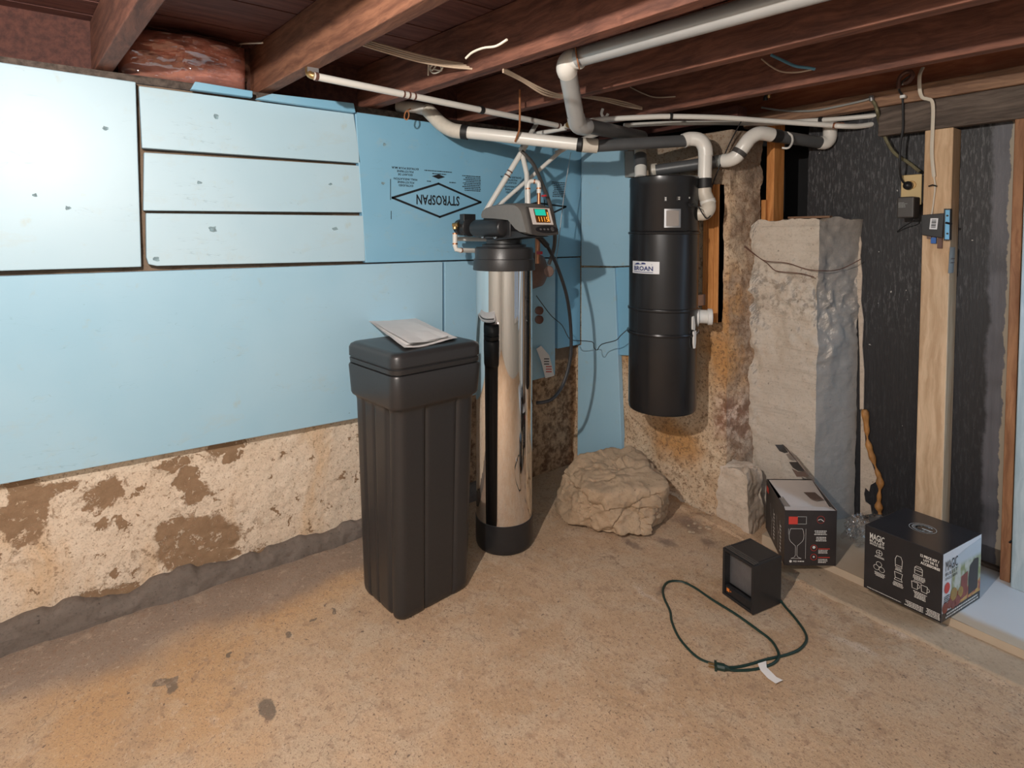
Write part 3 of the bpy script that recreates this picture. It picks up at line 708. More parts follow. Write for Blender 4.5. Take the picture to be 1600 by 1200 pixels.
# printing on the foam board
fc = Face(lambda u, v, h: Vector((.03+h, -u, v)))      # u grows towards the viewer's left: the print is upside down
o_ = col(690, 312)
def pc(px, py): p = col(px, py); return (p.y, p.z)
UF = Face(lambda u, v, h: Vector((.03+h, u, v)))
mb = MB()
UF.line(mb, [pc(613, 309), pc(685, 287), pc(751, 316), pc(687, 339)], .0095, .0012, True)
obj('diamond_outline', mb, 'ink_black', SH, smooth=False); mb = MB()
UF.line(mb, [pc(822, 321), pc(838, 317), pc(884, 323), pc(838, 345), pc(815, 336)], .0095, .0012, False)
obj('diamond_outline', mb, 'ink_black', SH, smooth=False); mb = MB()
c = pc(685, 313); wL = abs(pc(652, 311)[0]-pc(719, 314)[0])
UF.text(mb, 'STYROSPAN', c[0], c[1], wL, .046, .022, .0012, math.pi)
obj('brand_lettering', mb, 'ink_black', SH, smooth=False); mb = MB()
c2 = pc(853, 318); UF.text(mb, 'ST', c2[0], c2[1]-.004, .05, .046, .012, .0012, math.pi)
def lines(rows, px, py, wds, hh, gap):
    c = pc(px, py); z = c[1]
    for s_, w_ in zip(rows, wds): UF.text(mb, s_, c[0], z, w_, hh, .02, .0012, math.pi); z += gap
obj('brand_lettering', mb, 'ink_black', SH, smooth=False); mb = MB()
lines(['WALL INSULATION', 'POLYSTYRENE', 'EXTRUDED'], 634, 280, (.115, .08, .07), .0092, -.0140)
lines(['EXTRUDE POUR MUR', 'POLYSTYRENE', 'ISOLANT DE'], 633, 263, (.130, .08, .07), .0092, -.0140)
obj('small_lettering', mb, 'ink_black', SH, smooth=False)['kind'] = 'stuff'; mb = MB()
lines(['EXTRUDE POUR MUR', 'POLYSTYRENE', 'ISOLANT DE'], 798, 277, (.13, .08, .07), .0092, -.0140)
lines(['WALL INSULATION', 'POLYSTYRENE', 'EXTRUDED'], 799, 292, (.115, .08, .07), .0092, -.0140)
obj('small_lettering', mb, 'ink_black', SH, smooth=False)['kind'] = 'stuff'; mb = MB()
a = pc(663, 266); b = pc(706, 274)
UF.fineprint(mb, a[0], a[1]-.004, b[0], a[1]+.004, 1, 0); UF.fineprint(mb, a[0]+.04, a[1]-.016, b[0]-.03, a[1]-.008, 1, 0)
dm = pc(685, 276); UF.poly(mb, [(dm[0]-.035, dm[1]), (dm[0], dm[1]+.011), (dm[0]+.035, dm[1]), (dm[0], dm[1]-.011)], .0012)
obj('small_lettering', mb, 'ink_black', SH, smooth=False)['kind'] = 'stuff'; mb = MB()
a = pc(722, 273); b = pc(751, 300); UF.fineprint(mb, a[0], b[1], b[0], a[1], 9, .22, 'r')
a = pc(861, 283); b = pc(883, 309); UF.fineprint(mb, a[0], b[1], b[0], a[1], 9, .22, 'r')
a = pc(667, 283); UF.fineprint(mb, a[0], a[1]-.004, a[0]+.02, a[1]+.004, 1, 0); a = pc(702, 285); UF.fineprint(mb, a[0], a[1]-.004, a[0]+.035, a[1]+.004, 1, 0)
for q in ((610, 280, 312), (611, 330, 342)):
    a = pc(q[0], q[1]); b = pc(q[0], q[2]); UF.line(mb, [a, b], .003, .0012)
obj('fine_lettering', mb, 'ink_black', SH, smooth=False)['kind'] = 'stuff'

# pink insulation behind poly film between the first two joists
def pil(U, V):
    y = -2.115+.41*U; P = np.column_stack([0*y, y*3, V*1.2]); b = np.sin(np.pi*U)**.5*np.sin(np.pi*np.clip(V*.96+.03, 0, 1))**.5
    return np.column_stack([-.09+.15*b+.045*fbm(P, 2.2, 3, 51)*b, y, 1.852+.177*V])
ins = thing('insulation_batt', 'pink fibreglass batt under wrinkled clear plastic between two joists', 'insulation', (-.03, -1.9, 1.85))
obj('fibreglass', grid(60, 26, pil), 'pink', ins)
def flm(U, V):
    y = -2.12+.42*U; P = np.column_stack([0*y, y*2, V*1.5]); b = np.sin(np.pi*np.clip(U*.94+.03, 0, 1))**.4*np.sin(np.pi*np.clip(V*.9+.08, 0, 1))**.4
    r = np.abs(fbm(P, 5, 4, 52))
    return np.column_stack([-.075+.165*b+.035*fbm(P, 2.2, 3, 51)*b+.022*r*b+.008, y, 1.842+.188*V])
obj('plastic_film', grid(110, 60, flm), 'film', ins)

# ================================================================== BROKEN CONCRETE PIER, BLOCK, ROCK
def pd(Q, N):
    z = Q[:, 2]; rough = np.clip(1-np.abs(z-1.0)/.30, 0, 1)+np.clip((z-1.28)/.08, 0, 1)*.5
    left = np.clip((.95-Q[:, 0])/.06, 0, 1); rg = np.exp(-((Q[:, 0]-1.19)/.03)**2)*np.clip(1.2-abs(z-.9)/.5, 0, 1)
    return fbm(Q, 11, 5, 61)*(.003+.016*rough+.018*left+.010*rg)+fbm(Q, 42, 3, 62)*(.0015+.0045*rough+.004*left)
pp = [(.885, .248), (1.18, .28), (1.254, .497), (.90, .497)]
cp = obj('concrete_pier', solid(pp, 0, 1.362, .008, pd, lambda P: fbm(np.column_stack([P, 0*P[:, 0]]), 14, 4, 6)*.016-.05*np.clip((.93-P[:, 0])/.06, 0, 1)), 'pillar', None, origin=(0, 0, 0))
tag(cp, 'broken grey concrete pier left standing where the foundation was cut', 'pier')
def sd(Q, N): return fbm(Q, 14, 4, 63)*.009+fbm(Q, 50, 3, 64)*.003-.022*Q[:, 2]/.3
a = onz(1128, 800, 0); b = onz(1190, 832, 0)
tag(obj('concrete_block', solid([(.862, .035), (1.015, .050), (1.0, .20), (.86, .18)], 0, .265, .008, sd, lambda P: fbm(np.column_stack([P, 0*P[:, 0]]), 20, 3, 7)*.01), 'stub', None, origin=(0, 0, 0)), 'pale cement stub at the foot of the crumbled wall end', 'block')

def rock():
    import bmesh
    bm = bmesh.new(); bmesh.ops.create_icosphere(bm, subdivisions=6, radius=1)
    D = np.array([tuple(v.co) for v in bm.verts]); fs = [tuple(v.index for v in f.verts) for f in bm.faces]; bm.free()
    r_, f_ = np.array(RGT), np.array(_h)
    U3 = np.array([0, 0, 1.])
    def n(a, b, c): v = r_*a+f_*b+U3*c; return v/np.linalg.norm(v)
    # planes: (normal in view-right, view-forward, up; distance)
    pls = [(n(0, -.30, 1), .120), (n(0, 0, -1), .115), (n(.10, -1, .12), .185), (n(1, -.15, .05), .240), (n(-1, -.35, .25), .215), (n(-.55, -1, -.15), .200), (n(.9, -.8, -.35), .225), (n(0, 1, .1), .20), (n(1, .7, .25), .245),
           (n(-.9, .7, .35), .225), (n(-.8, -.3, .9), .190), (n(.8, .1, .9), .195), (n(-.2, 1, 1), .17)]
    rad = np.full(len(D), 9.)
    acc = 0
    for N_, d_ in pls:
        c = D@N_; rr = np.where(c > .02, d_/np.maximum(c, .02), 9.); acc = acc+np.exp(-rr*130)
    rad = -np.log(acc)/130
    P = D*rad[:, None]; d = fbm(P, 8, 5, 71)*.016+fbm(P, 34, 4, 72)*.007; fr_ = np.abs(vnoise(P*11+3, 77)); d -= np.clip(.10-fr_, 0, .1)*.14*(P[:, 2] < .06)
    ridged = 1-np.abs(fbm(P, 6, 3, 75)); d -= np.clip(ridged-.90, 0, .1)*.12
    P = P+D*d[:, None]
    mb = MB(); c0 = onz(966, 800, 0); cx = np.array([.553, -.290, 0]); P[:, 2] += -P[:, 2].min()
    mb.v = [tuple(p) for p in (P+cx)]; mb.f = fs; return mb
tag(obj('rock', rock(), 'rock', None), 'big rough tan rock lying in the corner by the foam plank', 'rock')
# rubble crumbs on the floor by the wall
rr = random.Random(3)
for i in range(14):
    px = rr.uniform(1050, 1190); py = rr.uniform(812, 850); p = onz(px, py, 0); s_ = rr.uniform(.006, .014)
    mb = MB(); n_ = 7
    rg = [[p+Vector((math.cos(a)*s_*q*rr.uniform(.7, 1.2), math.sin(a)*s_*q*rr.uniform(.7, 1.2), z*s_)) for a in [2*math.pi*k/n_ for k in range(n_)]] for q, z in ((.7, -.2), (1, .3), (.6, .8))]
    o = obj('concrete_crumb', mb.ring_loft(rg), 'cement', None, smooth=False); tag(o, 'small concrete crumb on the floor below the crumbled wall end', 'rubble', 'concrete crumbs by the wall')

# spray foam bead and peeled patch on black sheathing
bp = [(1351, 640), (1354, 668), (1356, 690), (1362, 712), (1370, 735), (1375, 752), (1374, 772), (1373, 790), (1375, 803)]
rb = random.Random(5)
tag(obj('spray_foam_bead', MB().tube([ony(a, b, .488) for a, b in bp], lambda k: .010+.004*math.sin(k*23)+.003*math.sin(k*51), 10, 5), 'sprayfoam', None), 'wavy orange brown bead of old foam running down the black sheathing', 'sealant')
pts = [(1345, 640), (1350, 660), (1352, 690), (1358, 712), (1366, 735), (1371, 748), (1370, 752), (1360, 758), (1358, 768), (1352, 762), (1350, 772), (1352, 784), (1360, 790), (1362, 803), (1344, 806)]
tag(obj('mortar_smear', MB().prism([ony(a, b, .4945) for a, b in pts], (0, .005, 0)), 'stub', None, smooth=False), 'ragged pale mortar smear between pier and black sheathing', 'mortar')
pts = [(1336, 372), (1343, 365), (1346, 380), (1344, 400), (1347, 430), (1345, 470), (1349, 500), (1347, 540), (1350, 580), (1349, 640), (1343, 640), (1343, 560), (1340, 480), (1337, 440), (1334, 400)]
tag(obj('mortar_smear', MB().prism([ony(a, b, .4900) for a, b in pts], (0, .009, 0)), 'stub', None, smooth=False, bevel=.002), 'rough pale mortar edge up the right side of the pier', 'mortar')

# ================================================================== BRINE TANK
TB = Vector((.485, -1.270, 0)); ROT = math.radians(6)
def rsec(hs, hl, z, r, groove=1., n=14, cx=0, cy=0, rough=0.):
    """rounded rectangle; side list with grooves"""
    pts = []
    # walk sides: +x face (towards the right of the picture), +y, -x, -y
    def side(k, u):      # inset at u in -1..1 along side k
        if not groove: return 0
        d = 0
        if k in (0, 2):
            for c_, w_, dp in ((-.30, .04, .006), (.50, .04, .0045)): d += dp*math.exp(-((u-c_)/w_)**2)
            if -.30 < u < .50: d += .003
        else:
            for c_, w_, dp in ((.58, .07, .013), (-.05, .04, .004), (-.5, .04, .004)): d += dp*math.exp(-((u-c_)/w_)**2)
            if -.5 < u < .58: d += .0025
        return d*groove
    m = 40
    c, s_ = math.cos(ROT), math.sin(ROT)
    def em(x, y): pts.append(Vector((TB.x+cx+x*c-y*s_, TB.y+cy+x*s_+y*c, z)))
    for k in range(4):
        A, B = (hs, hl) if k % 2 == 0 else (hl, hs)
        for i in range(m):
            u = -1+2*(i+.5)/m; uu = u*(B-r); ins = side(k, u*(B-r)/B)
            x, y = A-ins, uu
            for _ in range(k): x, y = -y, x
            em(x, y)
        for i in range(1, 7):
            a = math.pi/2*i/7; x = A-r+r*math.cos(a); y = B-r+r*math.sin(a)
            for _ in range(k): x, y = -y, x
            em(x, y)
    return pts
bt = thing('brine_tank', 'tall black square plastic salt tank with folded paper on its lid', 'tank', (TB.x, TB.y, 0))
def bh(z): return (.132+.020*z/.84, .152+.016*z/.84)
rings = []
for z, e, gz in ((0, -.010, .6), (.004, -.006, .8), (.014, -.002, 1), (.03, 0, 1), (.15, 0, 1), (.3, 0, 1), (.45, 0, 1), (.6, 0, 1), (.695, 0, 1), (.712, 0, .9), (.722, .002, .5), (.730, .011, 0), (.738, .014, 0), (.835, .018, 0), (.842, .015, 0), (.843, .009, 0)):
    a, b = bh(z); rings.append(rsec(a+e, b+e, z, .035, gz))
obj('body', MB().ring_loft(rings), 'tankplastic', bt, ang=40)
rings = []
for z, e, r in ((.846, .008, .03), (.847, .014, .035), (.862, .016, .037), (.864, .011, .033), (.868, .011, .033), (.870, .017, .037), (.900, .017, .037), (.911, .012, .034), (.917, .001, .03), (.918, -.012, .025)):
    a, b = bh(.84); rings.append(rsec(a+e, b+e, z, r, 0))
obj('lid', MB().ring_loft(rings), 'tankplastic', bt, ang=40)
rings = []
a, b = bh(.84)
for z, e in ((.8425, .006), (.8465, .006)): rings.append(rsec(a+e, b+e, z, .03, 0))
obj('lid_seal', MB().ring_loft(rings), 'black', bt)

# papers on the lid
pp_ = thing('folded_papers', 'white folded papers lying on the black tank lid', 'papers', P3(onz(645, 520, .919)))
def sheet(cs, z, seed, lift):
    c = [onz(a, b, z) for a, b in cs]
    def fn(U, V):
        A = np.array([tuple(q) for q in c]); P = ((1-U)*(1-V))[:, None]*A[0]+(U*(1-V))[:, None]*A[1]+(U*V)[:, None]*A[2]+((1-U)*V)[:, None]*A[3]
        P[:, 2] += lift*((1-U)**3*.008+.006*np.sin(U*5+seed)*V+np.abs(fbm(P, 12, 3, seed))*.002)+.0004
        return P
    g1 = grid(24, 24, fn); n = len(g1.v); top = list(g1.v); g1.v += [(a, b, c_-.0012) for a, b, c_ in top]; g1.f += [tuple(i+n for i in f) for f in g1.f]
    return g1
obj('sheet', sheet([(578, 505), (652, 501), (712, 530), (632, 546)], .922, 3, .7), 'paper', pp_)
obj('sheet', sheet([(574, 503), (648, 497), (715, 527), (634, 541)], .925, 5, 1.0), 'paper', pp_)
obj('sheet', sheet([(580, 504), (640, 500), (700, 526), (640, 540)], .931, 8, .6), 'paper', pp_)

# ================================================================== WATER SOFTENER
TS = Vector((.418, -.820, 0)); RS = .1190
ws = thing('water_softener', 'tall polished steel cylinder with black cap and grey electronic valve head', 'water softener', (TS.x, TS.y, 0))
obj('steel_jacket', MB().lathe([(RS-.004, .10), (RS, .1001), (RS, 1.170), (RS-.004, 1.1701)], TS, 128), 'chrome', ws, ang=30)
obj('base_boot', MB().lathe([(RS-.014, 0), (RS-.004, .003), (RS+.001, .014), (RS+.0025, .03), (RS+.0025, .122), (RS+.001, .1225)], TS, 96), 'black', ws, ang=30)
obj('cap_ring', MB().lathe([(RS, 1.156), (RS+.010, 1.157), (RS+.011, 1.161), (RS+.007, 1.202), (RS+.004, 1.204), (RS+.003, 1.207), (RS+.003, 1.246), (RS-.003, 1.252), (.05, 1.253)], TS, 96), 'tankplastic', ws, ang=30)
obj('valve_neck', MB().lathe([(.092, 1.252), (.092, 1.262), (.074, 1.266), (.074, 1.284), (.082, 1.288), (.082, 1.300), (.045, 1.301)], TS, 40), 'black', ws)
# grey head: side profile swept across
YF, YB = -.905, -.745
def hp(px, py): p = ony(px, py, YF); return p
hx0 = hp(749.6, 337).x; hx1 = hp(825, 368).x
zt_ = hp(800, 316.5).z; zb = hp(825, 368).z
prof = [(hp(a, b).x, hp(a, b).z) for a, b in ((750, 341), (749, 335), (751, 328), (757, 322.5), (765, 319.5), (778, 317.5), (792, 316.5), (804, 317), (811, 321.5), (816, 330), (825, 368), (814, 367), (806, 361), (800, 353), (794, 345), (772, 342))]
nseg = 9; rings = []
cxz = (hx0+.55*(hx1-hx0), (zt_+zb)/2+.01)
for i in range(nseg):
    t = i/(nseg-1); y = YF+(YB-YF)*t; e = 1-.16*(abs(2*t-1)**4)
    rings.append([Vector((cxz[0]+(k-cxz[0])*(1-(1-e)*.45), y, cxz[1]+(z-cxz[1])*e)) for k, z in prof])
obj('valve_cover', MB().ring_loft(rings), 'softgrey', ws, ang=50)
# front panel set on the slanted nose
A0 = hp(816, 330); A1 = hp(825, 368); A0.y = A1.y = YF+.012; up_ = (A0-A1).normalized(); 
nose = Face(lambda u, v, h: Vector((A1.x, A1.y, A1.z))+Vector((0, 1, 0))*u+up_*v+Vector((0, 1, 0)).cross(up_)*h)
LW = (YB-YF)-.024; LH = (A0-A1).length
mb = MB(); mb.prism([nose.fn(*q, .0) for q in ((0, .002), (LW, .002), (LW-.004, LH*1.18), (.004, LH*1.18))], (nose.fn(0, 0, .007)-nose.fn(0, 0, 0)))
fpanel = obj('front_panel', mb, 'softdark', ws, smooth=False, bevel=.004)
H = .0085
mb = MB(); nose.rect(mb, .016, LH*.42, LW-.018, LH*1.12, H); obj('display_bezel', mb, 'card_white', fpanel, smooth=False)
mb = MB(); nose.rect(mb, .036, LH*.50, LW-.030, LH*1.08, H+.0006); obj('display', mb, 'lcd_dark', fpanel, smooth=False)
mb = MB(); nose.rect(mb, .040, LH*.80, LW-.044, LH*1.06, H+.0012); obj('display_band', mb, 'lcd_green', fpanel, smooth=False)
mb = MB(); nose.text(mb, '1115', .074, LH*.64, .046, LH*.20, .0, H+.0014); nose.rect(mb, LW-.038, LH*.54, LW-.034, LH*.95, H+.0014); obj('digits', mb, 'lcd_orange', fpanel, smooth=False)
mb = MB()
for u in (.048, .066, .084): nose.disc(mb, u, LH*.22, .0055, H+.0012, 14, .7)
nose.disc(mb, .106, LH*.23, .009, H+.001, 16)
obj('buttons', mb, 'steel', fpanel, smooth=False)
mb = MB(); mb.prism([nose.fn(u, v, .006) for u, v in [(.035+.045+.055*math.cos(a), .0+LH*.22+LH*.15*math.sin(a)) for a in [2*math.pi*k/20 for k in range(20)]]], (nose.fn(0, 0, .0035)-nose.fn(0, 0, 0))); obj('button_pad', mb, 'black', fpanel)
# black valve body under the cover
mb = MB(); hzz = 1.30
mb.lathe([(.034, -.20), (.036, -.19), (.036, -.01), (.030, .004), (.012, .010)], (TS.x+.10, YF+.010, 1.330), 24, (1, 0, 0))
mb.box((TS.x-.06, YF+.02, 1.292), (TS.x+.13, YB-.02, 1.372))
mb.prism([Vector((TS.x-.09, YF+.01, 1.292)), Vector((TS.x+.05, YF+.01, 1.280)), Vector((TS.x+.24, YF+.03, 1.296)), Vector((TS.x+.16, YF+.03, 1.318)), Vector((TS.x-.09, YF+.01, 1.322))], (0, .10, 0))
obj('valve_body', mb, 'black', ws, ang=40, bevel=.003)
for dx, dz in ((-.045, 0), (.045, -.002)): obj('port_plug', MB().lathe([(.012, 0), (.012, .006), (.007, .007), (.007, .003)], (TS.x+dx, YF+.012, 1.300+dz), 16, (0, -1, 0)), 'steel', ws)
mb = MB(); by = YF+.012
mb.lathe([(.030, 0), (.036, .004), (.036, .03), (.026, .034), (.026, .06), (.040, .063), (.040, .09), (.030, .094)], (TS.x-.235, by, 1.335), 24, (1, 0, 0))
mb.box((TS.x-.185, by-.030, 1.30), (TS.x-.150, by+.030, 1.392))
mb.lathe([(.030, 0), (.036, .004), (.036, .03), (.026, .034), (.026, .09)], (TS.x-.235, YB-.03, 1.335), 24, (1, 0, 0))
obj('bypass_valve', mb, 'black', ws, ang=40, bevel=.002)
mb = MB().tube([ond(708, 352, 2.45), ond(716, 351, 2.44)], .010, 14).tube([ond(711, 358, 2.45), ond(711, 350, 2.45)], .011, 14); obj('elbow_fitting', mb, 'brass', ws)

# plumbing left of the head (rigid white pipe with couplings)
def pipe(name, label, pts, r, m='pvc', rings=(), ringm='copper', smooth=0, seg=16, cat='pipe', couplings=()):
    t = thing(name, label, cat, tuple(pts[0]))
    obj('tube', MB().tube(pts, r, seg, smooth), m, t)
    for p, d, L in rings:
        d = Vector(d).normalized(); obj('ring', MB().tube([Vector(p)-d*L/2, Vector(p)+d*L/2], r*1.14, seg), ringm, t)
    for p, d, L in couplings:
        d = Vector(d).normalized(); obj('coupling', MB().tube([Vector(p)-d*L/2, Vector(p)+d*L/2], r*1.30, seg), m, t)
    return t
def rg(a, b, f, L=.006):
    a = Vector(a); b = Vector(b); return (a.lerp(b, f), b-a, L)
q = [ond(711, 364, 2.46), ond(711, 384, 2.46), ond(713, 390, 2.46), ond(719, 391, 2.46), ond(765, 392, 2.62)]
sep_ = pipe('supply_elbow_pipe', 'white elbow pipe from the brass fitting behind the steel cylinder', q, .0105, 'pvc', [rg(q[0], q[1], .05), rg(q[0], q[1], .85), rg(q[3], q[4], .02)])
q = [onx(713, 373, .10), onx(760, 374, .12)]
obj('rear_tube', MB().tube([onx(713, 373, .14), onx(765, 374, .16)], .0105, 14), 'pvc', sep_)

# pipes rising behind the head
a, b = ond(822, 226, 2.62), ond(758, 332, 2.60)
pipe('riser_pipe', 'white pipe slanting down left to the valve head with dark rings', [a, b], .0125, 'pvc', [rg(a, b, .40), rg(a, b, .46)], 'cable_brown')
a, b = ond(874, 238, 2.72), ond(772, 327, 2.68)
pipe('riser_pipe', 'thinner white pipe slanting down from the right behind the others', [a, b], .0095)
a, b = ond(814, 232, 2.63), ond(823, 272, 2.60)
pipe('riser_pipe', 'short upright white pipe in the middle of the slanting pipes', [a, b, ond(824, 318, 2.57)], .0115)
q = [ond(826, 322, 2.52), ond(825, 292, 2.52), ond(827, 285, 2.52), ond(832, 283, 2.52), ond(838, 284, 2.52), ond(842, 287, 2.52), ond(842, 302, 2.52)]
u = pipe('u_bend_pipe', 'small white u-bend with copper rings above the display', q, .010, 'pvc', [rg(q[0], q[1], .9), rg(q[3], q[4], .5), rg(q[5], q[6], .5)], smooth=3)
obj('copper_stub', MB().tube([ond(842, 300, 2.52), ond(842, 322, 2.52)], .0085, 12), 'copper', u)
obj('valve_handle', MB().box((-.014, -.005, -.004), (.014, .005, .004), Matrix.Translation(ond(850, 306, 2.48))), 'red', u, smooth=False, bevel=.002)

# brown housing and copper pieces behind the cylinder
bh_ = thing('water_filter_housing', 'brown rounded filter housing peeking out behind the steel cylinder', 'filter', tuple(ond(852, 425, 2.66)))
c = ond(850, 423, 2.70); ax = (RGT*.85-FWD*.5)
obj('housing', MB().lathe([(.055, -.06), (.085, -.05), (.088, -.01), (.075, .03), (.045, .05), (.01, .055)], c-ax.normalized()*.05, 32, ax), 'brownhousing', bh_)
obj('gauge_ring', MB().lathe([(.022, 0), (.026, .004), (.022, .008)], ond(857, 424, 2.60), 24, -FWD+RGT*.5), 'brownhousing', bh_)
obj('copper_pipe', MB().tube([ond(840, 370, 2.62), ond(840, 412, 2.62)], .012, 12), 'copper', bh_)
obj('valve_handle', MB().box((-.016, -.006, -.007), (.016, .006, .007), Matrix.Translation(ond(843, 395, 2.58))), 'red', bh_, smooth=False, bevel=.002)
for py in (485, 499):
    obj('union_nut', MB().lathe([(.010, 0), (.020, .004), (.020, .016), (.010, .02)], ond(841, py, 2.66), 16, -FWD+RGT*.4), 'cable_brown', bh_)
def tagm():
    t = thing('hang_tag', 'torn white and red paper tag hanging behind the cylinder', 'tag', tuple(ond(850, 565, 2.7)))
    fr = Face(lambda u, v, h: ond(u, v, 2.72-h))
    obj('paper', MB().prism([onx(a, b, .045) for a, b in ((838, 545), (845, 540), (858, 555), (866, 587), (852, 591), (846, 566))], (.0015, 0, 0)), 'paper', t, smooth=False)
    mb = MB(); F2 = Face(lambda u, v, h: onx(u, v, .047+h)); 
    for y_ in (572, 576, 580): F2.rect(mb, 853, y_, 862, y_+1.6, .0)
    obj('red_print', mb, 'ink_red', t, smooth=False)
    mb = MB()
    for y_ in (560, 564, 568): F2.rect(mb, 850, y_, 858, y_+1.6, .0)
    obj('black_print', mb, 'ink_black', t, smooth=False)
tagm()

# hoses and wires
def cable(name, label, pts, r, m, smooth=8, cat='cable', seg=8, flat=1.):
    return tag(obj(name, MB().tube(pts, r, seg, smooth, True, flat), m, None), label, cat)
cable('drain_hose', 'dark grey drain hose arching down behind the valve head', [ond(815, 236, 2.60), ond(822, 243, 2.60), ond(834, 258, 2.58), ond(846, 285, 2.55), ond(858, 315, 2.52), ond(866, 350, 2.52), ond(866, 385, 2.54), ond(858, 412, 2.60)], .0085, 'softdark', cat='hose')
cable('brine_hose', 'glossy black hose curving from the valve down behind the cylinder', [ond(838, 370, 2.36), ond(848, 376, 2.38), ond(857, 388, 2.42), ond(872, 420, 2.50), ond(886, 465, 2.55), ond(892, 515, 2.58), ond(891, 560, 2.58), ond(880, 600, 2.56), ond(862, 624, 2.52), ond(838, 630, 2.50)], .0075, 'black', cat='hose')
tag(obj('strain_relief', MB().tube([ond(843, 371, 2.37), ond(855, 384, 2.40)], .012, 10), 'black', None), 'black connector boot where the hose leaves the valve', 'connector')
W = [(838, 462, 2.7), (848, 476, 2.75), (862, 494, 2.8), (878, 508, 2.85), (888, 527, 2.85), (897, 532, 2.85), (925, 534, 2.86), (928, 543, 2.86), (933, 547, 2.86), (940, 538, 2.84), (962, 532, 2.8), (970, 524, 2.76), (986, 510, 2.65)]
cable('thin_wire', 'thin kinked black wire strung from cylinder to canister', [ond(*q) for q in W], .0022, 'black', 3, 'wire', 6)
W = [(892, 238, 2.7), (888, 262, 2.8), (882, 300, 2.8), (876, 350, 2.8), (872, 385, 2.8), (869, 405, 2.75), (868, 420, 2.72), (864, 425, 2.7)]
cable('thin_wire', 'thin grey wire hanging straight down beside the corner', [ond(*q) for q in W], .0018, 'steel', 3, 'wire', 6)

# ================================================================== CENTRAL VACUUM
VC = Vector((.722, -.17, 0)); RV = .1485
ZB, ZT = .512, 1.552
vc = thing('central_vacuum', 'black cylindrical wall-hung vacuum canister with white inlets', 'vacuum', (VC.x, VC.y, ZB))
def zat(py, px=1037): return cyl_hit(px, py, VC, RV)[1]
z1, z2, z3 = zat(362), zat(487), zat(527)
zbm = zat(652); 
def bead(z): return [(RV, z-.008), (RV+.004, z-.005), (RV+.005, z), (RV+.004, z+.005), (RV, z+.008)]
up = [(RV-.002, z1+.002)]+[(RV, z1+.006), (RV, ZT-.04), (RV+.001, ZT-.038), (RV+.001, ZT-.004), (RV-.003, ZT), (RV-.02, ZT+.003), (.01, ZT+.006)]
obj('motor_housing', MB().lathe(up, VC, 72), 'enamel', vc, ang=30)
mid_ = [(RV-.004, z3+.002), (RV, z3+.004)]+bead(z2)+[(RV, z1-.012), (RV+.005, z1-.009), (RV+.006, z1-.003), (RV+.003, z1+.001), (RV-.002, z1+.002)]
obj('middle_section', MB().lathe(mid_, VC, 72), 'enamel', vc, ang=30)
obj('seam_ring', MB().lathe([(RV-.002, z3-.004), (RV+.007, z3-.003), (RV+.009, z3+.003), (RV+.007, z3+.009), (RV-.002, z3+.01)], VC, 72), 'enamel', vc)
low = [(.02, zbm+.004), (RV-.02, zbm+.004), (RV-.006, zbm), (RV-.003, zbm+.006), (RV-.003, zbm+.014), (RV-.001, zbm+.02), (RV-.001, z3-.003)]
obj('dirt_bucket', MB().lathe(low, VC, 72), 'enamel', vc, ang=30)
def vface(px, py):
    a, z = cyl_hit(px, py, VC, RV); return cyl_face((VC.x, VC.y, z), RV, a), a, z
fa, aa, zz = vface(1006, 418)
wl = .138; hl_ = .052
mb = MB(); fa.rect(mb, -wl/2, -hl_/2, wl/2, hl_/2, .0012, 14); lb = obj('brand_label', mb, 'label_white', vc)
mb = MB(); fa.text(mb, 'BROAN', -.006, -.004, .098, .020, .03, .0022); fa.rect(mb, -.058, -.021, .043, -.0185, .0022, 8)
fa.poly(mb, [(-.058, .010), (-.038, .019), (.0, .021), (.043, .012), (-.0, .0135), (-.03, .012)], .0022)
obj('lettering', mb, 'ink_navy', lb, smooth=False)
fa, aa, zz = vface(1051, 341)
mb = MB(); fa.rect(mb, -.034, -.039, .034, .039, .0015, 8); wn = obj('rating_plate', mb, 'steel', vc)
mb = MB(); fa.rect(mb, -.026, -.032, .026, .032, .0022, 6); obj('faded_print', mb, 'card_grey', wn)
for px, py, w_, h_, m_ in ((1040, 311, .012, .022, 'black'), (1060, 310, .016, .016, 'softdark')):
    fa, aa, zz = vface(px, py); mb = MB(); c_ = [fa.fn(u, v, 0) for u, v in ((-w_/2, -h_/2), (w_/2, -h_/2), (w_/2, h_/2), (-w_/2, h_/2))]
    s_ = obj('switch', MB().prism(c_, fa.fn(0, 0, .006)-fa.fn(0, 0, 0)), m_, vc, smooth=False, bevel=.001)
    mb = MB(); fa.rect(mb, -.003, -.006, .003, -.001, .0066); fa.rect(mb, -.003, .002, .003, .006, .0066); obj('mark', mb, 'ink_white', s_, smooth=False)
fa, aa, zz = vface(1077, 309); mb = MB(); fa.disc(mb, 0, 0, .004, .001); obj('indicator', mb, 'ink_white', vc, smooth=False)
fa, aa, zz = vface(1077, 320); n_ = fa.fn(0, 0, 1)-fa.fn(0, 0, 0); obj('outlet_knob', MB().lathe([(.010, 0), (.010, .006), (.005, .008), (.005, .02)], fa.fn(0, 0, 0), 16, n_), 'black', vc)
# utility inlet, low on the right
a_, z_ = cyl_hit(1088, 499, VC, RV); 
dirI = Vector((RGT.x*.95-FWD.x*.25, RGT.y*.95-FWD.y*.25, 0)).normalized(); c_ = Vector((VC.x, VC.y, zat(500)))+dirI*(RV-.006)
iv = obj('utility_inlet', MB().lathe([(.046, 0), (.046, .008), (.032, .010), (.030, .016), (.030, .045), (.036, .047), (.036, .062), (.033, .066), (.018, .068)], c_, 28, dirI), 'white', vc)
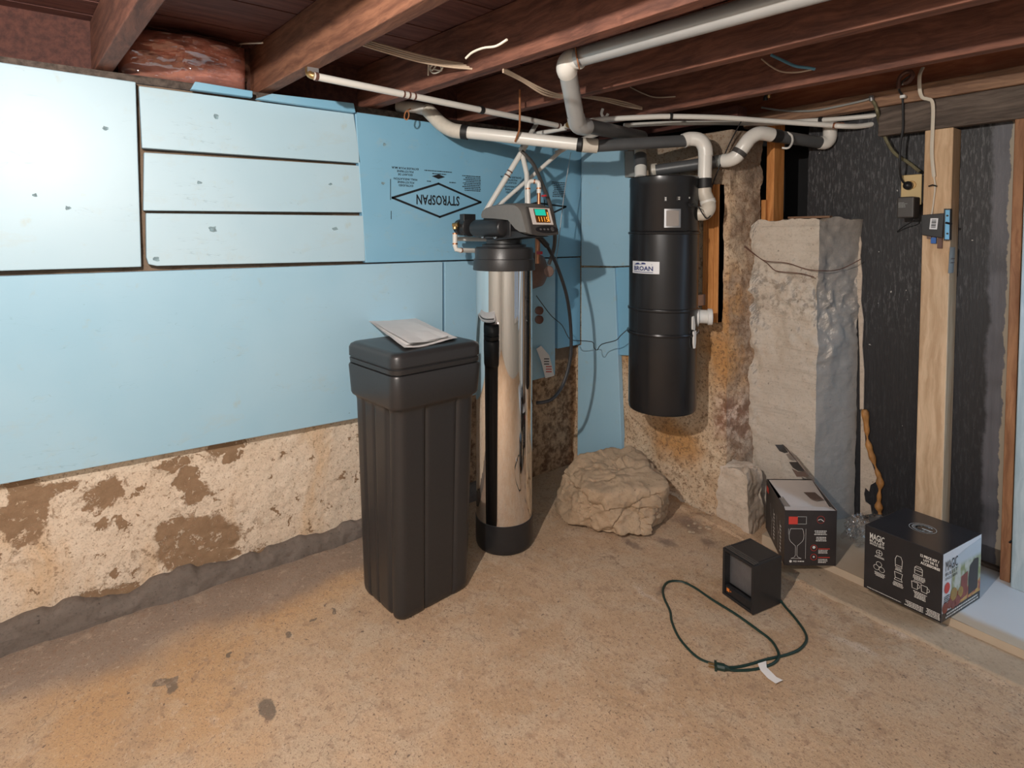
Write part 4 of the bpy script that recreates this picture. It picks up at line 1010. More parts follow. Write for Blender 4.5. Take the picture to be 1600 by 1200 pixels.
# latch
fa, aa, zz = vface(1082, 521)
mb = MB()
def slab(f, pts, h0, h1): return MB().prism([f.fn(u, v, h0) for u, v in pts], f.fn(0, 0, h1)-f.fn(0, 0, h0))
mb = slab(fa, [(-.010, .018), (.010, .012), (.012, .036), (.002, .075), (-.010, .072)], .001, .007)
lt = obj('latch_plate', mb, 'white', vc, smooth=False, bevel=.001)
mb = slab(fa, [(-.008, .010), (.012, .012), (.012, -.03), (.008, -.062), (-.002, -.064), (-.007, -.04)], .004, .012); obj('latch_lever', mb, 'white', lt, smooth=False, bevel=.002)
obj('latch_wire', MB().tube([fa.fn(.010, .0, .012), fa.fn(.03, .006, .012), fa.fn(.05, .012, .006)], .0018, 6), 'steel', lt)
for a, b in ((1.42, 1.50), (.98, 1.03)): obj('wall_bracket', MB().box((VC.x-.04, VC.y+RV-.01, a), (VC.x+.06, .058, b)), 'steel', vc, smooth=False)

# vacuum tubing: white run, grey run, elbow down to the inlet
def seg(name, a, b, r, m, t, s=20): return obj(name, MB().tube([a, b], r, s), m, t)
tr = thing('vacuum_tubing', 'long white and grey vacuum tube bending down to the canister inlet', 'pipe', tuple(ond(680, 190, 2.47)))
obj('rusty_hanger', MB().tube([ond(812, 140, 2.36), ond(812, 196, 2.36), ond(809, 210, 2.35), ond(805, 221, 2.38)], .0042, 8, 3), 'rusty', tr)
K0 = [ond(640, 160, 2.52), ond(668, 172, 2.50), ond(677, 181, 2.49), ond(690, 194, 2.47), ond(706, 203, 2.45), ond(722, 206, 2.44)]
obj('sweep_elbow', MB().tube(K0[1:], lambda k: .031, 20, 5), 'pvc_dirty', tr)
obj('rear_stub', MB().tube([ond(622, 166, 2.58), ond(650, 168, 2.55), ond(668, 172, 2.50)], .026, 20), 'pvc', tr)
A = ond(722, 206, 2.44); B = ond(905, 226, 2.36)
seg('white_tube', A, B, .0262, 'pvc', tr)
d = (B-A).normalized()
seg('rubber_sleeve', A-d*.002, A+d*.026, .032, 'blackband', tr)
seg('rubber_sleeve', B-d*.008, B+d*.012, .030, 'blackband', tr)
Cc = ond(933, 228, 2.36); seg('coupling', B+d*.012, Cc, .0305, 'pvc_dirty', tr)
Dd = ond(1070, 220, 2.45); seg('grey_tube', Cc, Dd, .0258, 'greypipe', tr)
E0 = [ond(1068, 220, 2.45), ond(1078, 217, 2.45), ond(1093, 219, 2.44), ond(1101, 230, 2.44), ond(1102.5, 244, 2.44)]
obj('elbow', MB().tube(E0, .0305, 22, 5), 'pvc', tr)
seg('drop_tube', ond(1102, 240, 2.44), ond(1101, 281, 2.44), .0285, 'pvc', tr)
seg('rubber_sleeve', ond(1101, 279, 2.44), ond(1101, 294, 2.44), .0305, 'blackband', tr)
E1 = [ond(1100, 294, 2.44), ond(1101, 303, 2.44), ond(1106, 315, 2.43), ond(1107, 325, 2.42), ond(1101, 333, 2.42), ond(1091, 334, 2.43)]
obj('inlet_elbow', MB().tube(E1, .030, 22, 5), 'pvc_dirty', tr)
obj('elbow_band', MB().tube([ond(1105, 312, 2.43), ond(1107, 319, 2.43)], .0325, 22), 'pvc', tr)
obj('sensor_wire', MB().tube([ond(1083, 321, 2.35), ond(1092, 324, 2.35), ond(1098, 334, 2.36), ond(1106, 341, 2.38), ond(1117, 322, 2.45), ond(1110, 300, 2.5), ond(1135, 235, 2.5), ond(1158, 190, 2.5)], .0028, 6, 5), 'black', tr)

# upper grey tube hanging from strap
gt = thing('grey_exhaust_tube', 'shiny grey tube hung from a rusty strap, elbowing down to a dark run', 'pipe', tuple(ond(905, 95, 1.86)))
T0 = ond(893, 98, 1.86); yy = T0.y
TE = ony(903, 90, yy); TR = onz(1030, 54, TE.z)
ext = TR+(TR-TE).normalized()*.9
obj('upper_tube', MB().tube([TE, TR, ext], .0305, 22), 'pvc_shine', gt)
obj('top_elbow', MB().tube([ond(907, 91, 1.84), ond(896, 92, 1.86), ond(888, 97, 1.87), ond(885, 106, 1.88), ond(887, 113, 1.90)], .034, 22, 5), 'pvc', gt)
obj('drop_tube', MB().tube([ond(886, 106, 1.88), ond(901, 190, 2.10)], .0305, 22), 'pvc_shine', gt)
obj('tape_band', MB().tube([ond(898, 177, 2.07), ond(898.4, 179, 2.075)], .0312, 22), 'blackband', gt)
obj('bottom_elbow', MB().tube([ond(900, 182, 2.09), ond(901.5, 191, 2.11), ond(905, 196, 2.13), ond(911, 198, 2.15), ond(916, 198, 2.17)], .033, 22, 4), 'pvc_shine', gt)
G1 = ond(1003, 214, 2.62); seg('dark_tube', ond(912, 196, 2.15), G1, .0285, 'greypipe', gt)
seg('exhaust_drop', ond(1000, 214, 2.62), ond(1000.5, 250, 2.60), .0262, 'pvc_dirty', gt)
seg('grey_collar', ond(1000.5, 243, 2.60), ond(1001, 262, 2.57), .0285, 'greypipe', gt)
seg('exhaust_port', ond(1001, 262, 2.57), ond(1001, 279, 2.54), .027, 'pvc', gt)
st_ = ond(898, 62, 1.80)
obj('hanger_strap', MB().tube([ond(898, 62, 1.80), ond(900, 82, 1.80), ond(903, 98, 1.795), ond(905, 106, 1.82)], .008, 6, 3, True, .3), 'rusty', gt)

# second grey tube leaving to the right
g2 = thing('grey_side_tube', 'grey tube leaving right past the wall end with white angled elbows', 'pipe', tuple(ond(1040, 262, 2.62)))
seg('end_coupling', ond(1017, 266, 2.66), ond(1027, 265, 2.65), .030, 'pvc_dirty', g2)
seg('grey_tube', ond(1025, 266, 2.62), ond(1122, 252, 2.53), .0262, 'greypipe', g2)
seg('light_collar', ond(1119, 252, 2.535), ond(1132, 251, 2.51), .0275, 'greyboard', g2)
E2 = [(1130, 251, 2.50), (1140, 250, 2.48), (1150, 245, 2.46), (1157, 236, 2.45), (1164, 226, 2.44), (1172, 216, 2.44), (1184, 209, 2.44), (1196, 209, 2.45), (1205, 211, 2.46)]
obj('white_elbow', MB().tube([ond(*q) for q in E2], .0300, 22, 4), 'pvc', g2)
obj('rubber_sleeve', MB().tube([ond(1152.5, 242, 2.453), ond(1157, 236, 2.45)], .0325, 22), 'softdark', g2)
seg('black_sleeve', ond(1204, 211, 2.46), ond(1217, 213, 2.48), .0290, 'blackband', g2)
seg('grey_tube', ond(1214, 213, 2.48), ond(1283, 223, 2.56), .0265, 'greypipe', g2)
obj('white_clip', MB().tube([ond(1222, 231, 2.43), ond(1232, 231, 2.42), ond(1238, 222, 2.44), ond(1237, 212, 2.46), ond(1230, 207, 2.48)], .0045, 8, 4), 'pvc', g2)
obj('end_elbow', MB().tube([ond(1281, 223, 2.56), ond(1290, 223, 2.56), ond(1296, 216, 2.56), ond(1297, 204, 2.56), ond(1297, 188, 2.56)], .029, 20, 4), 'pvc', g2)

# ---- thin white supply pipes under the joists
q = [onz(491, 119, 1.822), onz(875, 197, 1.822)]
cp_ = [(q[0].lerp(q[1], f), q[1]-q[0], .03) for f in (.30,)]
q0_ = onz(484, 116, 1.828)
sp = pipe('long_supply_pipe', 'long thin white water pipe slung under the joists above the blue wall', q, .0125, 'pvc', [rg(q[0], q[1], .005, .01), rg(q[0], q[1], .28, .006), rg(q[0], q[1], .30, .006), rg(q[0], q[1], .32, .006), rg(q[0], q[1], .985, .008)], 'cable_brown')
obj('end_bend', MB().tube([q[0], q0_, q0_+Vector((-.01, 0, .02)), q0_+Vector((-.012, 0, .10))], .0118, 12, 3), 'brass', sp)
obj('hanger_bracket', MB().box((-.003, -.018, -.004), (.003, .018, .03), Matrix.Translation(onz(489, 113, 1.835))), 'steel', sp, smooth=False)
obj('black_clamp', MB().tube([q[0].lerp(q[1], .585), q[0].lerp(q[1], .60)], .0165, 14), 'blackband', sp)
q = [onz(884, 197, 1.815), onz(893, 193, 1.81)]
sp2 = pipe('pipe_junction', 'brass and white junction where the long thin pipe meets the diagonal one', [q[0], onz(897, 196, 1.81)], .0125, 'pvc_dirty', [rg(q[0], q[1], .5)], 'brass')
obj('branch', MB().tube([onz(884, 200, 1.81), onz(828, 211, 1.80)], .0115, 12), 'pvc', sp2)
q = [onz(838, 196, 1.80), onz(826, 222, 1.80)]
pipe('diagonal_brace_pipe', 'short pale diagonal pipe dropping behind the thick white tube', [ond(838, 194, 2.8), ond(815, 232, 2.66)], .011)
pipe('diagonal_branch_pipe', 'thin white pipe slanting up right behind the grey tube', [ond(868, 240, 2.75), ond(905, 220, 2.75), ond(950, 203, 2.75)], .0115)
q = [ond(918, 190, 2.35), ond(940, 187, 2.38), ond(1000, 183.5, 2.42), ond(1048, 182, 2.45), ond(1130, 184, 2.48), ond(1200, 189, 2.49), ond(1303, 196, 2.47)]
s1 = pipe('ceiling_water_pipe', 'front one of two thin white pipes sweeping right below the last joist', q, .0115, 'pvc', [], smooth=5)
obj('black_clamp', MB().tube([ond(1046, 182, 2.45), ond(1050, 182, 2.45)], .0165, 12), 'blackband', s1)
for a, b in ((1303, 1306), (1309, 1311), (1314, 1316)): obj('ring', MB().tube([ond(a, 196, 2.47), ond(b, 196.3, 2.46)], .0135, 12), 'copper', s1)
obj('tail', MB().tube([ond(1303, 196, 2.47), ond(1316, 197.2, 2.45), ond(1345, 197, 2.45), ond(1380, 191, 2.45)], .0112, 14, 5), 'pvc', s1)
q = [ond(975, 196, 2.62), ond(1010, 194, 2.64), ond(1050, 192.5, 2.66), ond(1120, 192, 2.66), ond(1200, 193, 2.62), ond(1260, 189, 2.56), ond(1320, 185, 2.50), ond(1384, 179, 2.42)]
s2 = pipe('ceiling_water_pipe', 'rear one of two thin white pipes sweeping right below the last joist', q, .0105, 'pvc', [], smooth=5)
obj('black_clamp', MB().tube([ond(1281, 187.5, 2.54), ond(1285, 187.2, 2.53)], .0155, 12), 'blackband', s2)
tag(obj('pipe_hook', MB().tube([ond(942, 170, 2.4), ond(940, 178, 2.4), ond(945, 184, 2.4), ond(950, 178, 2.4)], .006, 8, 4), 'pvc', None), 'small white ring hook beneath the joist above the pipes', 'hook')

# ---- cables on the joists
zc = 1.862
for i in range(4):
    o_ = i*2.6
    cable('ceiling_cable', ['cream ceiling cable, uppermost of the bundle at top centre', 'cream ceiling cable, second from top of the bundle at top centre', 'cream ceiling cable, third from top of the bundle at top centre', 'cream ceiling cable, lowest of the bundle at top centre'][i],
          [ony(a, b+o_*k*1.3, yy_-.006*i) for a, b, k, yy_ in ((540, 50, 1, -1.5), (575, 63, 1, -1.45), (615, 75, 1, -1.38), (655, 86, 1, -1.3), (700, 96, .8, -1.2), (757, 104, .5, -1.10))], .0036, 'cable', 6)
for i in range(3):
    cable('ceiling_cable', ['tan cable sagging between joists left of the tall tube, upper', 'tan cable sagging between joists left of the tall tube, middle', 'tan cable sagging between joists left of the tall tube, lower'][i],
          [ony(a, b+i*3.2*k, yy_) for a, b, k, yy_ in ((786, 106, 1, -1.10), (815, 122, .7, -.98), (850, 140, 1.2, -.86), (880, 149, .6, -.72), (910, 150, .3, -.60), (945, 153, .8, -.45), (978, 160, 1, -.32), (1003, 168, .4, -.20))], .0034, 'cable', 6)
cable('ceiling_cable', 'thin white cable drooping at the top edge left of centre', [ony(a, b, -1.4) for a, b in ((728, 91, ), (738, 82), (755, 75), (775, 72), (792, 62))], .003, 'cable_white')
cable('ceiling_cable', 'thin white cable across the plastic covered insulation', [ony(a, b, -1.73) for a, b in ((250, 62), (275, 71), (305, 76), (335, 73), (370, 69), (410, 67))], .0028, 'cable_white')
tie = [ony(a, b, -1.2) for a, b in ((669, 118), (670, 100), (675, 110), (684, 100), (692, 104), (686, 112), (676, 114), (672, 106), (684, 98), (690, 110), (678, 108))]
cable('cable_knot', 'knotted loose end of pale cable with yellow tip under the joist', tie, .0028, 'cable_white', 6)
cable('wire_loop', 'small wire loop hanging by the thick white tube end', [ond(a, b, 2.35) for a, b in ((642, 170), (634, 175), (632, 184), (636, 187), (639, 180), (637, 172))], .0028, 'rusty', 6, 'wire')
cable('ceiling_cable', 'blue cable at the top edge running into the joist', [ony(a, b, -.15) for a, b in ((1095, 62), (1108, 71), (1125, 76), (1142, 77), (1155, 72), (1165, 66))], .0052, 'cable_blue')
cable('ceiling_cable', 'blue grey cable entering a hole in the long right joist', [ony(a, b, -.16) for a, b in ((1205, 86), (1222, 94), (1242, 103), (1262, 106), (1273, 108))], .0052, 'cable_blue')
cable('ceiling_cable', 'thin brown cable loop near the top edge above the third joist', [ony(a, b, -.165) for a, b in ((1070, 66), (1085, 75), (1100, 83), (1118, 84), (1135, 80))], .0032, 'cable')
cable('ceiling_cable', 'thin brown cable below the blue grey one on the right joist', [ony(a, b, -.16) for a, b in ((1190, 92), (1205, 104), (1222, 112), (1245, 113), (1268, 109))], .0030, 'cable')
cable('ceiling_cable', 'thin brown cable dipping between joists above the grey exhaust run', [ony(a, b, -.17) for a, b in ((985, 136), (1005, 146), (1025, 152), (1055, 151))], .003, 'cable')
# cables at the upper right
cable('white_power_cable', 'flat white cable coming down over the beam onto the pale post', [ony(1442, 106, .38), ony(1437, 118, .36), ony(1437, 140, .37), ony(1441, 152, .385), ony(1450, 155, .385), ony(1456, 158, .385), ony(1458, 172, .40), ony(1457, 205, .402), ony(1456, 240, .402), ony(1459, 275, .402), ony(1461, 290, .402), ony(1459, 312, .403), ony(1455, 340, .403)], lambda k: .0072 if k < .76 else .0028, 'cable_white', 8, flat=.6)
tag(obj('cable_staple', MB().tube([ony(1451, 291, .400), ony(1457, 289, .396), ony(1464, 291, .400)], .0028, 8), 'blackband', None), 'dark staple pinning the white cable to the pale post', 'staple')
bc = [(1422, 118, .36), (1410, 128, .36), (1405, 140, .37), (1410, 152, .39), (1411, 175, .40), (1411, 200, .40), (1407, 225, .40), (1406, 255, .40), (1408, 278, .43), (1416, 290, .455)]
cable('black_power_cord', 'glossy black power cord hanging down to the beige outlet', [ony(*q) for q in bc], .0042, 'black', 8, 'cord')
cable('cord_coil', 'dark brown coiled cord end tucked against the rim board', [ony(a, b, .35) for a, b in ((1404, 138), (1405, 124), (1412, 115), (1422, 112), (1426, 118), (1420, 127), (1412, 130))], .0085, 'cable_brown', 6, 'cord')
for i, (a, b) in enumerate(((1412, 130), (1411, 151))):
    tag(obj('cord_tape', MB().box((-.009, -.009, -.006), (.009, .009, .006), Matrix.Translation(ony(a, b, .372))), 'white', None, smooth=False, bevel=.002), ['upper white tape wrap on the dark cord', 'lower white tape wrap on the dark cord'][i], 'tape')
cable('armoured_cable', 'weathered armoured cable bending from the beam to the beige outlet', [ony(a, b, .385 if b < 190 else .44) for a, b in ((1362, 155), (1367, 163), (1371, 175), (1374, 190), (1380, 208), (1391, 230), (1402, 243), (1418, 253), (1437, 268))], .0068, 'bx', 8)
tag(obj('cable_connector', MB().tube([ony(1361.5, 150, .385), ony(1362.5, 158, .385)], .009, 10), 'steel', None), 'small metal cable connector on the brown plank', 'connector')
cable('ceiling_cable', 'grey cable lying along the plank at upper right', [ony(a, b, .385) for a, b in ((1190, 168), (1225, 173), (1270, 173), (1310, 166), (1350, 157), (1361, 153))], .0045, 'greyboard')
for i, (a, b) in enumerate(((1196, 156), (1201, 152))):
    tag(obj('wire_nut', MB().lathe([(.011, 0), (.010, .012), (.004, .022)], ony(a, b, .38), 12, (.3, -.5, 1)), 'brass' if i else 'black', None), ['black wire cap beside the yellow one on the plank', 'small yellow wire nut at the left end of the plank'][i], 'wire nut')

# ---- outlet, adapter, wall box
yo = .455
a = ony(1408, 274, yo); b = ony(1439, 320, yo)
ob = thing('power_outlet', 'beige outlet plate beside the pale post', 'outlet', (a.x, yo, b.z))
obj('plate', MB().box((a.x, yo, b.z), (b.x, yo+.006, a.z)), 'beige', ob, smooth=False, bevel=.003)
obj('junction_box', MB().box((a.x+.008, yo+.006, b.z+.01), (b.x-.004, .499, a.z-.008)), 'steel', ob, smooth=False)
obj('receptacle_face', MB().lathe([(.017, 0), (.016, .002), (.001, .002)], ony(1424, 289, yo), 24, (0, -1, 0)), 'brass', ob)
tag(obj('black_plug', MB().lathe([(.017, 0), (.017, .016), (.012, .022), (.007, .026), (.002, .028)], ony(1420.5, 290, yo-.002), 20, (0, -1, 0)), 'black', None), 'round black plug pushed into the beige outlet', 'plug')
ad = thing('power_adapter', 'black box power adapter plugged in below the round plug', 'adapter', tuple(ony(1418, 341, .41)))
a = ony(1401.5, 308, .385); b = ony(1427, 340, .385)
obj('housing', MB().box((a.x, .385, b.z), (b.x, .452, a.z)), 'softdark', ad, smooth=False, bevel=.005)
fo = Face(lambda u, v, h: Vector((a.x+u, .385-h, b.z+v))); mb = MB(); fo.fineprint(mb, .006, .040, .038, .062, 5, .4, 'l', .0012); obj('rating_print', mb, 'greyboard', ad, smooth=False)
obj('wire', MB().tube([Vector((b.x-.012, .42, b.z+.002)), Vector((b.x-.012, .42, b.z-.012)), ony(1412, 354, .46), ony(1402, 362, .49)], .002, 6, 4), 'black', ad)
bx_ = thing('control_box', 'flat black control box with a barcode sticker on the pale post', 'control box', tuple(ony(1457, 369, .40)))
X_ = [ony(*q, .392) for q in ((1439.5, 336), (1475, 333), (1472, 372), (1439.5, 367))]
hb = obj('housing', MB().prism(X_, (0, .018, 0)), 'black', bx_, smooth=False, bevel=.002)
Y_ = [ony(*q, .3912) for q in ((1454, 341), (1466, 341), (1464, 358.5), (1452, 358))]
bs = obj('barcode_sticker', MB().prism(Y_, (0, .001, 0)), 'label_white', bx_, smooth=False)
mb = MB()
for k in range(8):
    f0 = .12+k*.098; w_ = .04+.02*(k % 3)
    def L(u, v): return Y_[0].lerp(Y_[1], u).lerp(Y_[3].lerp(Y_[2], u), v)+Vector((0, -.0006, 0))
    mb.add([L(.2, f0), L(.8, f0), L(.8, f0+w_), L(.2, f0+w_)], [(0, 1, 2, 3)])
obj('bars', mb, 'ink_black', bs, smooth=False)
Z_ = [ony(*q, .385) for q in ((1475, 326), (1485, 326), (1484, 375), (1474.5, 376))]
obj('back_frame', MB().prism(Z_, (0, .02, 0)), 'black', bx_, smooth=False)
Z_ = [ony(*q, .384) for q in ((1477, 328), (1484, 328), (1483, 374), (1476, 374))]
br = obj('blue_bracket', MB().prism(Z_, (0, .004, 0)), 'blueplastic', bx_, smooth=False, bevel=.001)
mb = MB()
for py in (337, 365): mb.lathe([(.0035, 0), (.0035, .003)], ony(1480.5, py, .384), 12, (0, -1, 0))
mb.tube([ony(1478, 348, .380), ony(1487, 350, .375)], .004, 8); obj('screws', mb, 'black', br)
obj('blue_terminal', MB().box(tuple(ony(1454, 380.5, .398)), tuple(ony(1462.5, 371, .398)+Vector((0, .01, 0)))), 'bluedark', bx_, smooth=False, bevel=.001)
obj('brown_terminal', MB().box(tuple(ony(1464, 388, .398)), tuple(ony(1472, 372, .398)+Vector((0, .01, 0)))), 'cable_brown', bx_, smooth=False, bevel=.001)
obj('brown_terminal', MB().box(tuple(ony(1448, 373, .398)), tuple(ony(1455, 368, .398)+Vector((0, .01, 0)))), 'card_brown', bx_, smooth=False)
pn = thing('paper_note', 'small curled paper note on the side of the pale post', 'note', tuple(ony(1486, 428, .41)))
xs_ = ony(1481, 400, .41).x+.001
def nf(U, V):
    y = .40+.055*U; z0 = onx(1486, 426, xs_).z; z1_ = onx(1486, 386, xs_).z
    return np.column_stack([xs_+.004+.006*np.sin(U*3)+.003*V, y, z0+(z1_-z0)*V])
g1 = grid(8, 8, nf); n = len(g1.v); g1.v += [(a+.0008, b, c) for a, b, c in g1.v]; g1.f += [tuple(i+n for i in f) for f in g1.f]
obj('sheet', g1, 'greyboard', pn)
mb = MB()
for z_ in (.35, .6): mb.add([(xs_+.0125, .405, pn.location.z+.02+z_*.06), (xs_+.0125, .44, pn.location.z+.02+z_*.06), (xs_+.0125, .44, pn.location.z+.023+z_*.06), (xs_+.0125, .405, pn.location.z+.023+z_*.06)], [(0, 1, 2, 3)])
obj('handwriting', mb, 'card_brown', pn, smooth=False)

# wires across the pier
npf = Vector((.032, -.295, 0)).normalized()
def pf(a, b, o=.03): return onp(a, b, Vector((1.18, .28, 0))+npf*o, npf)
cable('thin_wire', 'thin black wire pair draped over the pier, upper branch', [pf(1133, 346), pf(1138, 358), pf(1149, 370), pf(1165, 385), pf(1184, 401), pf(1198, 408), pf(1230, 411), pf(1258, 420), pf(1282, 423, .02), onp(1312, 421, (1.20, .30, 0), (.95, -.3, 0)), onp(1345, 405, (1.24, .30, 0), (.95, -.3, 0))], .0020, 'cable_brown', 4, 'wire', 6)
cable('thin_wire', 'thin black wire pair draped over the pier, lower branch', [pf(1128, 347), pf(1134, 360), pf(1143, 368), pf(1160, 383), pf(1178, 397), pf(1198, 411), pf(1212, 423), pf(1238, 426), pf(1255, 428), pf(1272, 433)], .0020, 'cable_brown', 4, 'wire', 6)

# ================================================================== HEATER
HB = Vector((1.179, -.395, 0)); ha = math.radians(-9.5)
hu = Vector((math.cos(ha), math.sin(ha), 0)); hv = Vector((-math.sin(ha), math.cos(ha), 0)); hw, hd, hh = .135, .142, .173
def HP(x, y, z): return HB+hu*x+hv*y+Vector((0, 0, z))
def hbx(mb, a, b): 
    x0, y0, z0 = a; x1, y1, z1 = b
    return mb.hexa([HP(x0, y0, z0), HP(x1, y0, z0), HP(x1, y1, z0), HP(x0, y1, z0), HP(x0, y0, z1), HP(x1, y0, z1), HP(x1, y1, z1), HP(x0, y1, z1)])
ht = thing('space_heater', 'small black cube space heater with a dark green cord', 'heater', tuple(HP(hw/2, hd/2, 0)))
mb = MB()
hbx(mb, (0, 0, .002), (.010, hd, hh)); hbx(mb, (hw-.010, 0, .002), (hw, hd, hh)); hbx(mb, (.010, 0, hh-.010), (hw-.010, hd, hh)); hbx(mb, (.010, 0, .002), (hw-.010, hd, .012)); hbx(mb, (.010, hd-.01, .012), (hw-.01, hd, hh-.01))
obj('case', mb, 'black', ht, smooth=False, bevel=.002)
mb = MB(); hbx(mb, (.010, .004, .012), (hw-.010, .020, .040)); cpn = obj('control_strip', mb, 'black', ht, smooth=False, bevel=.002)
hf = Face(lambda u, v, h: HP(u, .004-h, v)); mb = MB(); hf.rect(mb, .018, .022, .030, .034, .0008); hf.rect(mb, .034, .026, .038, .030, .0008); obj('warning_label', mb, 'ink_orange', cpn, smooth=False)
mb = MB(); hbx(mb, (.010, .034, .040), (hw-.010, .036, hh-.010)); obj('backing', mb, 'darkgrille', ht, smooth=False)
mb = MB()
for k in range(34):
    x = .012+k*(hw-.024)/33; hbx(mb, (x-.0004, .028, .040), (x+.0004, .029, hh-.010))
for k in range(30):
    z = .043+k*(hh-.056)/29; hbx(mb, (.010, .027, z-.0005), (hw-.010, .028, z+.0005))
gr = obj('wire_grille', mb, 'steel', ht, smooth=False); gr['kind'] = 'stuff'
for k in range(3):
    mb = MB(); hbx(mb, (.002, .006+k*.010, hh), (hw-.004, .013+k*.010, hh+.0025)); obj('top_ridge', mb, 'softdark', ht, smooth=False, bevel=.001)
cz = .0035
path = [HP(hw-.02, hd+.002, .02), onz(1226, 947, .004), onz(1240, 963, cz), onz(1256, 985, cz), onz(1260, 1000, cz), onz(1250, 1014, cz), onz(1230, 1023, cz), onz(1200, 1030, cz), onz(1165, 1040, cz), onz(1140, 1043, cz), onz(1115, 1038, cz), onz(1088, 1026, cz), onz(1062, 998, cz), onz(1050, 972, cz), onz(1047, 955, cz), onz(1038, 935, cz), onz(1036, 920, cz), onz(1045, 909, cz), onz(1065, 909, cz), onz(1085, 918, cz), onz(1110, 935, cz), onz(1150, 960, cz), onz(1185, 985, cz), onz(1205, 1001, cz), onz(1215, 1017, .007), onz(1216, 1028, .005), onz(1206, 1038, cz), onz(1180, 1046, cz), onz(1150, 1048, cz), onz(1139, 1046, .006)]
cdp = obj('power_cord', MB().tube(path, .0043, 8, 8), 'cord_green', ht)
P0 = onz(1140, 1045, .009); P1 = onz(1120, 1041, .009); pdn = (P1-P0).normalized(); sd_ = Vector((-pdn.y, pdn.x, 0))
mb = MB().tube([P0, P0.lerp(P1, .35), P0.lerp(P1, .4), P1], lambda k: .006+.005*min(1, k*2), 10)
mb.hexa([P1-sd_*.014-Vector((0, 0, .008)), P1+sd_*.014-Vector((0, 0, .008)), P1+sd_*.014+pdn*.007-Vector((0, 0, .008)), P1-sd_*.014+pdn*.007-Vector((0, 0, .008)), P1-sd_*.014+Vector((0, 0, .008)), P1+sd_*.014+Vector((0, 0, .008)), P1+sd_*.014+pdn*.007+Vector((0, 0, .008)), P1-sd_*.014+pdn*.007+Vector((0, 0, .008))])
obj('plug', mb, 'cord_green', cdp)
mb = MB()
for s_ in (-1, 1): mb.tube([P1+sd_*.0065*s_, P1+sd_*.0065*s_+pdn*.024], .0022, 6)
obj('prongs', mb, 'brass', cdp)
T_ = [onz(a, b, .0075) for a, b in ((1184, 1037), (1197, 1033), (1198, 1043), (1213, 1058), (1223, 1063), (1212, 1068), (1200, 1060), (1188, 1047))]
obj('cord_tag', MB().prism(T_, (0, 0, .0008)), 'paper', cdp, smooth=False)

# ================================================================== CARTONS
def carton(name, label, A, u, v, w_, d_, h_):
    t = thing(name, label, 'box', tuple(Vector(A)+u*w_/2+v*d_/2)); return t
MZ = LZ+.0015
A_ = Vector((1.502, -.028, MZ)); mu = Vector((1, -.03, 0)).normalized(); mv = Vector((.13, .99, 0)).normalized(); mw, mdp, mh = .2315, .261, .227
mt = thing('blender_carton', 'glossy black carton for a personal blender with white icons on the long side', 'box', tuple(A_+mu*mw/2+mv*mdp/2))
q = [A_, A_+mu*mw, A_+mu*mw+mv*mdp, A_+mv*mdp]; Zv = Vector((0, 0, mh))
obj('carton', MB().hexa(q+[p+Zv for p in q]), 'carton_gloss', mt, smooth=False, bevel=.0015)
fr = plane_face(A_, mu, (0, 0, 1)); sdv = plane_face(A_+mu*mw, mv, (0, 0, 1)); tp = plane_face(A_+Zv, mu, mv)
mb = MB()
LWs = (.012, .062)
for i, (s_, z0_, z1_) in enumerate((('MAGIC', .184, .206), ('BULLET', .174, .182), ('SINGLE SERVE', .165, .172))):
    fr.text(mb, s_, .040, (z0_+z1_)/2, .046, z1_-z0_, .01)
obj('logo_print', mb, 'ink_white', mt, smooth=False); mb = MB()
fr.text(mb, '12 PIECE KIT /', .196, .196, .052, .009, .04); fr.text(mb, 'LOT DE 12', .199, .184, .040, .008, .04); fr.text(mb, 'ACCESSOIRES', .198, .172, .054, .009, .04)
obj('kit_text', mb, 'ink_white', mt, smooth=False); mb = MB()
W_ = .0014
fr.circ(mb, .048, .146, .0095, W_); fr.line(mb, [(.040, .146), (.056, .146)], W_); fr.line(mb, [(.048, .138), (.048, .154)], W_)
fr.fineprint(mb, .032, .127, .066, .134, 2, .2)
obj('blade_icon', mb, 'ink_white', mt, smooth=False); mb = MB()
for c_ in ((.048, .106), (.040, .092), (.057, .090)): fr.circ(mb, c_[0], c_[1], .0085, W_)
fr.fineprint(mb, .034, .062, .068, .077, 4, .3)
obj('lids_icon', mb, 'ink_white', mt, smooth=False); mb = MB()
fr.line(mb, [(.098, .130), (.118, .130), (.1185, .150), (.114, .162), (.102, .162), (.0975, .150)], W_, closed=True); fr.line(mb, [(.099, .130), (.098, .124), (.118, .124), (.117, .130)], W_)
fr.fineprint(mb, .096, .111, .120, .121, 3, .3)
obj('tall_cup_icon', mb, 'ink_white', mt, smooth=False); mb = MB()
fr.line(mb, [(.096, .105), (.120, .105), (.117, .085), (.120, .078), (.096, .078), (.099, .085)], W_, closed=True); fr.line(mb, [(.099, .086), (.117, .086)], W_)
fr.fineprint(mb, .090, .056, .125, .072, 4, .3)
obj('base_icon', mb, 'ink_white', mt, smooth=False); mb = MB()
fr.line(mb, [(.155, .128), (.177, .128), (.177, .148), (.172, .154), (.160, .154), (.155, .148)], W_, closed=True); fr.line(mb, [(.155, .140), (.177, .140)], W_); fr.line(mb, [(.155, .148), (.177, .148)], W_)
fr.fineprint(mb, .150, .106, .186, .124, 4, .3)
obj('shaker_icon', mb, 'ink_white', mt, smooth=False); mb = MB()
for o_ in (.147, .174):
    fr.line(mb, [(o_, .098), (o_+.018, .098), (o_+.017, .076), (o_+.002, .076)], W_, closed=True); fr.circ(mb, o_+.018, .088, .006, W_, n=10, a0=-1.5, a1=1.5)
fr.fineprint(mb, .152, .100, .176, .104, 1, .1); fr.fineprint(mb, .152, .046, .192, .070, 5, .3)
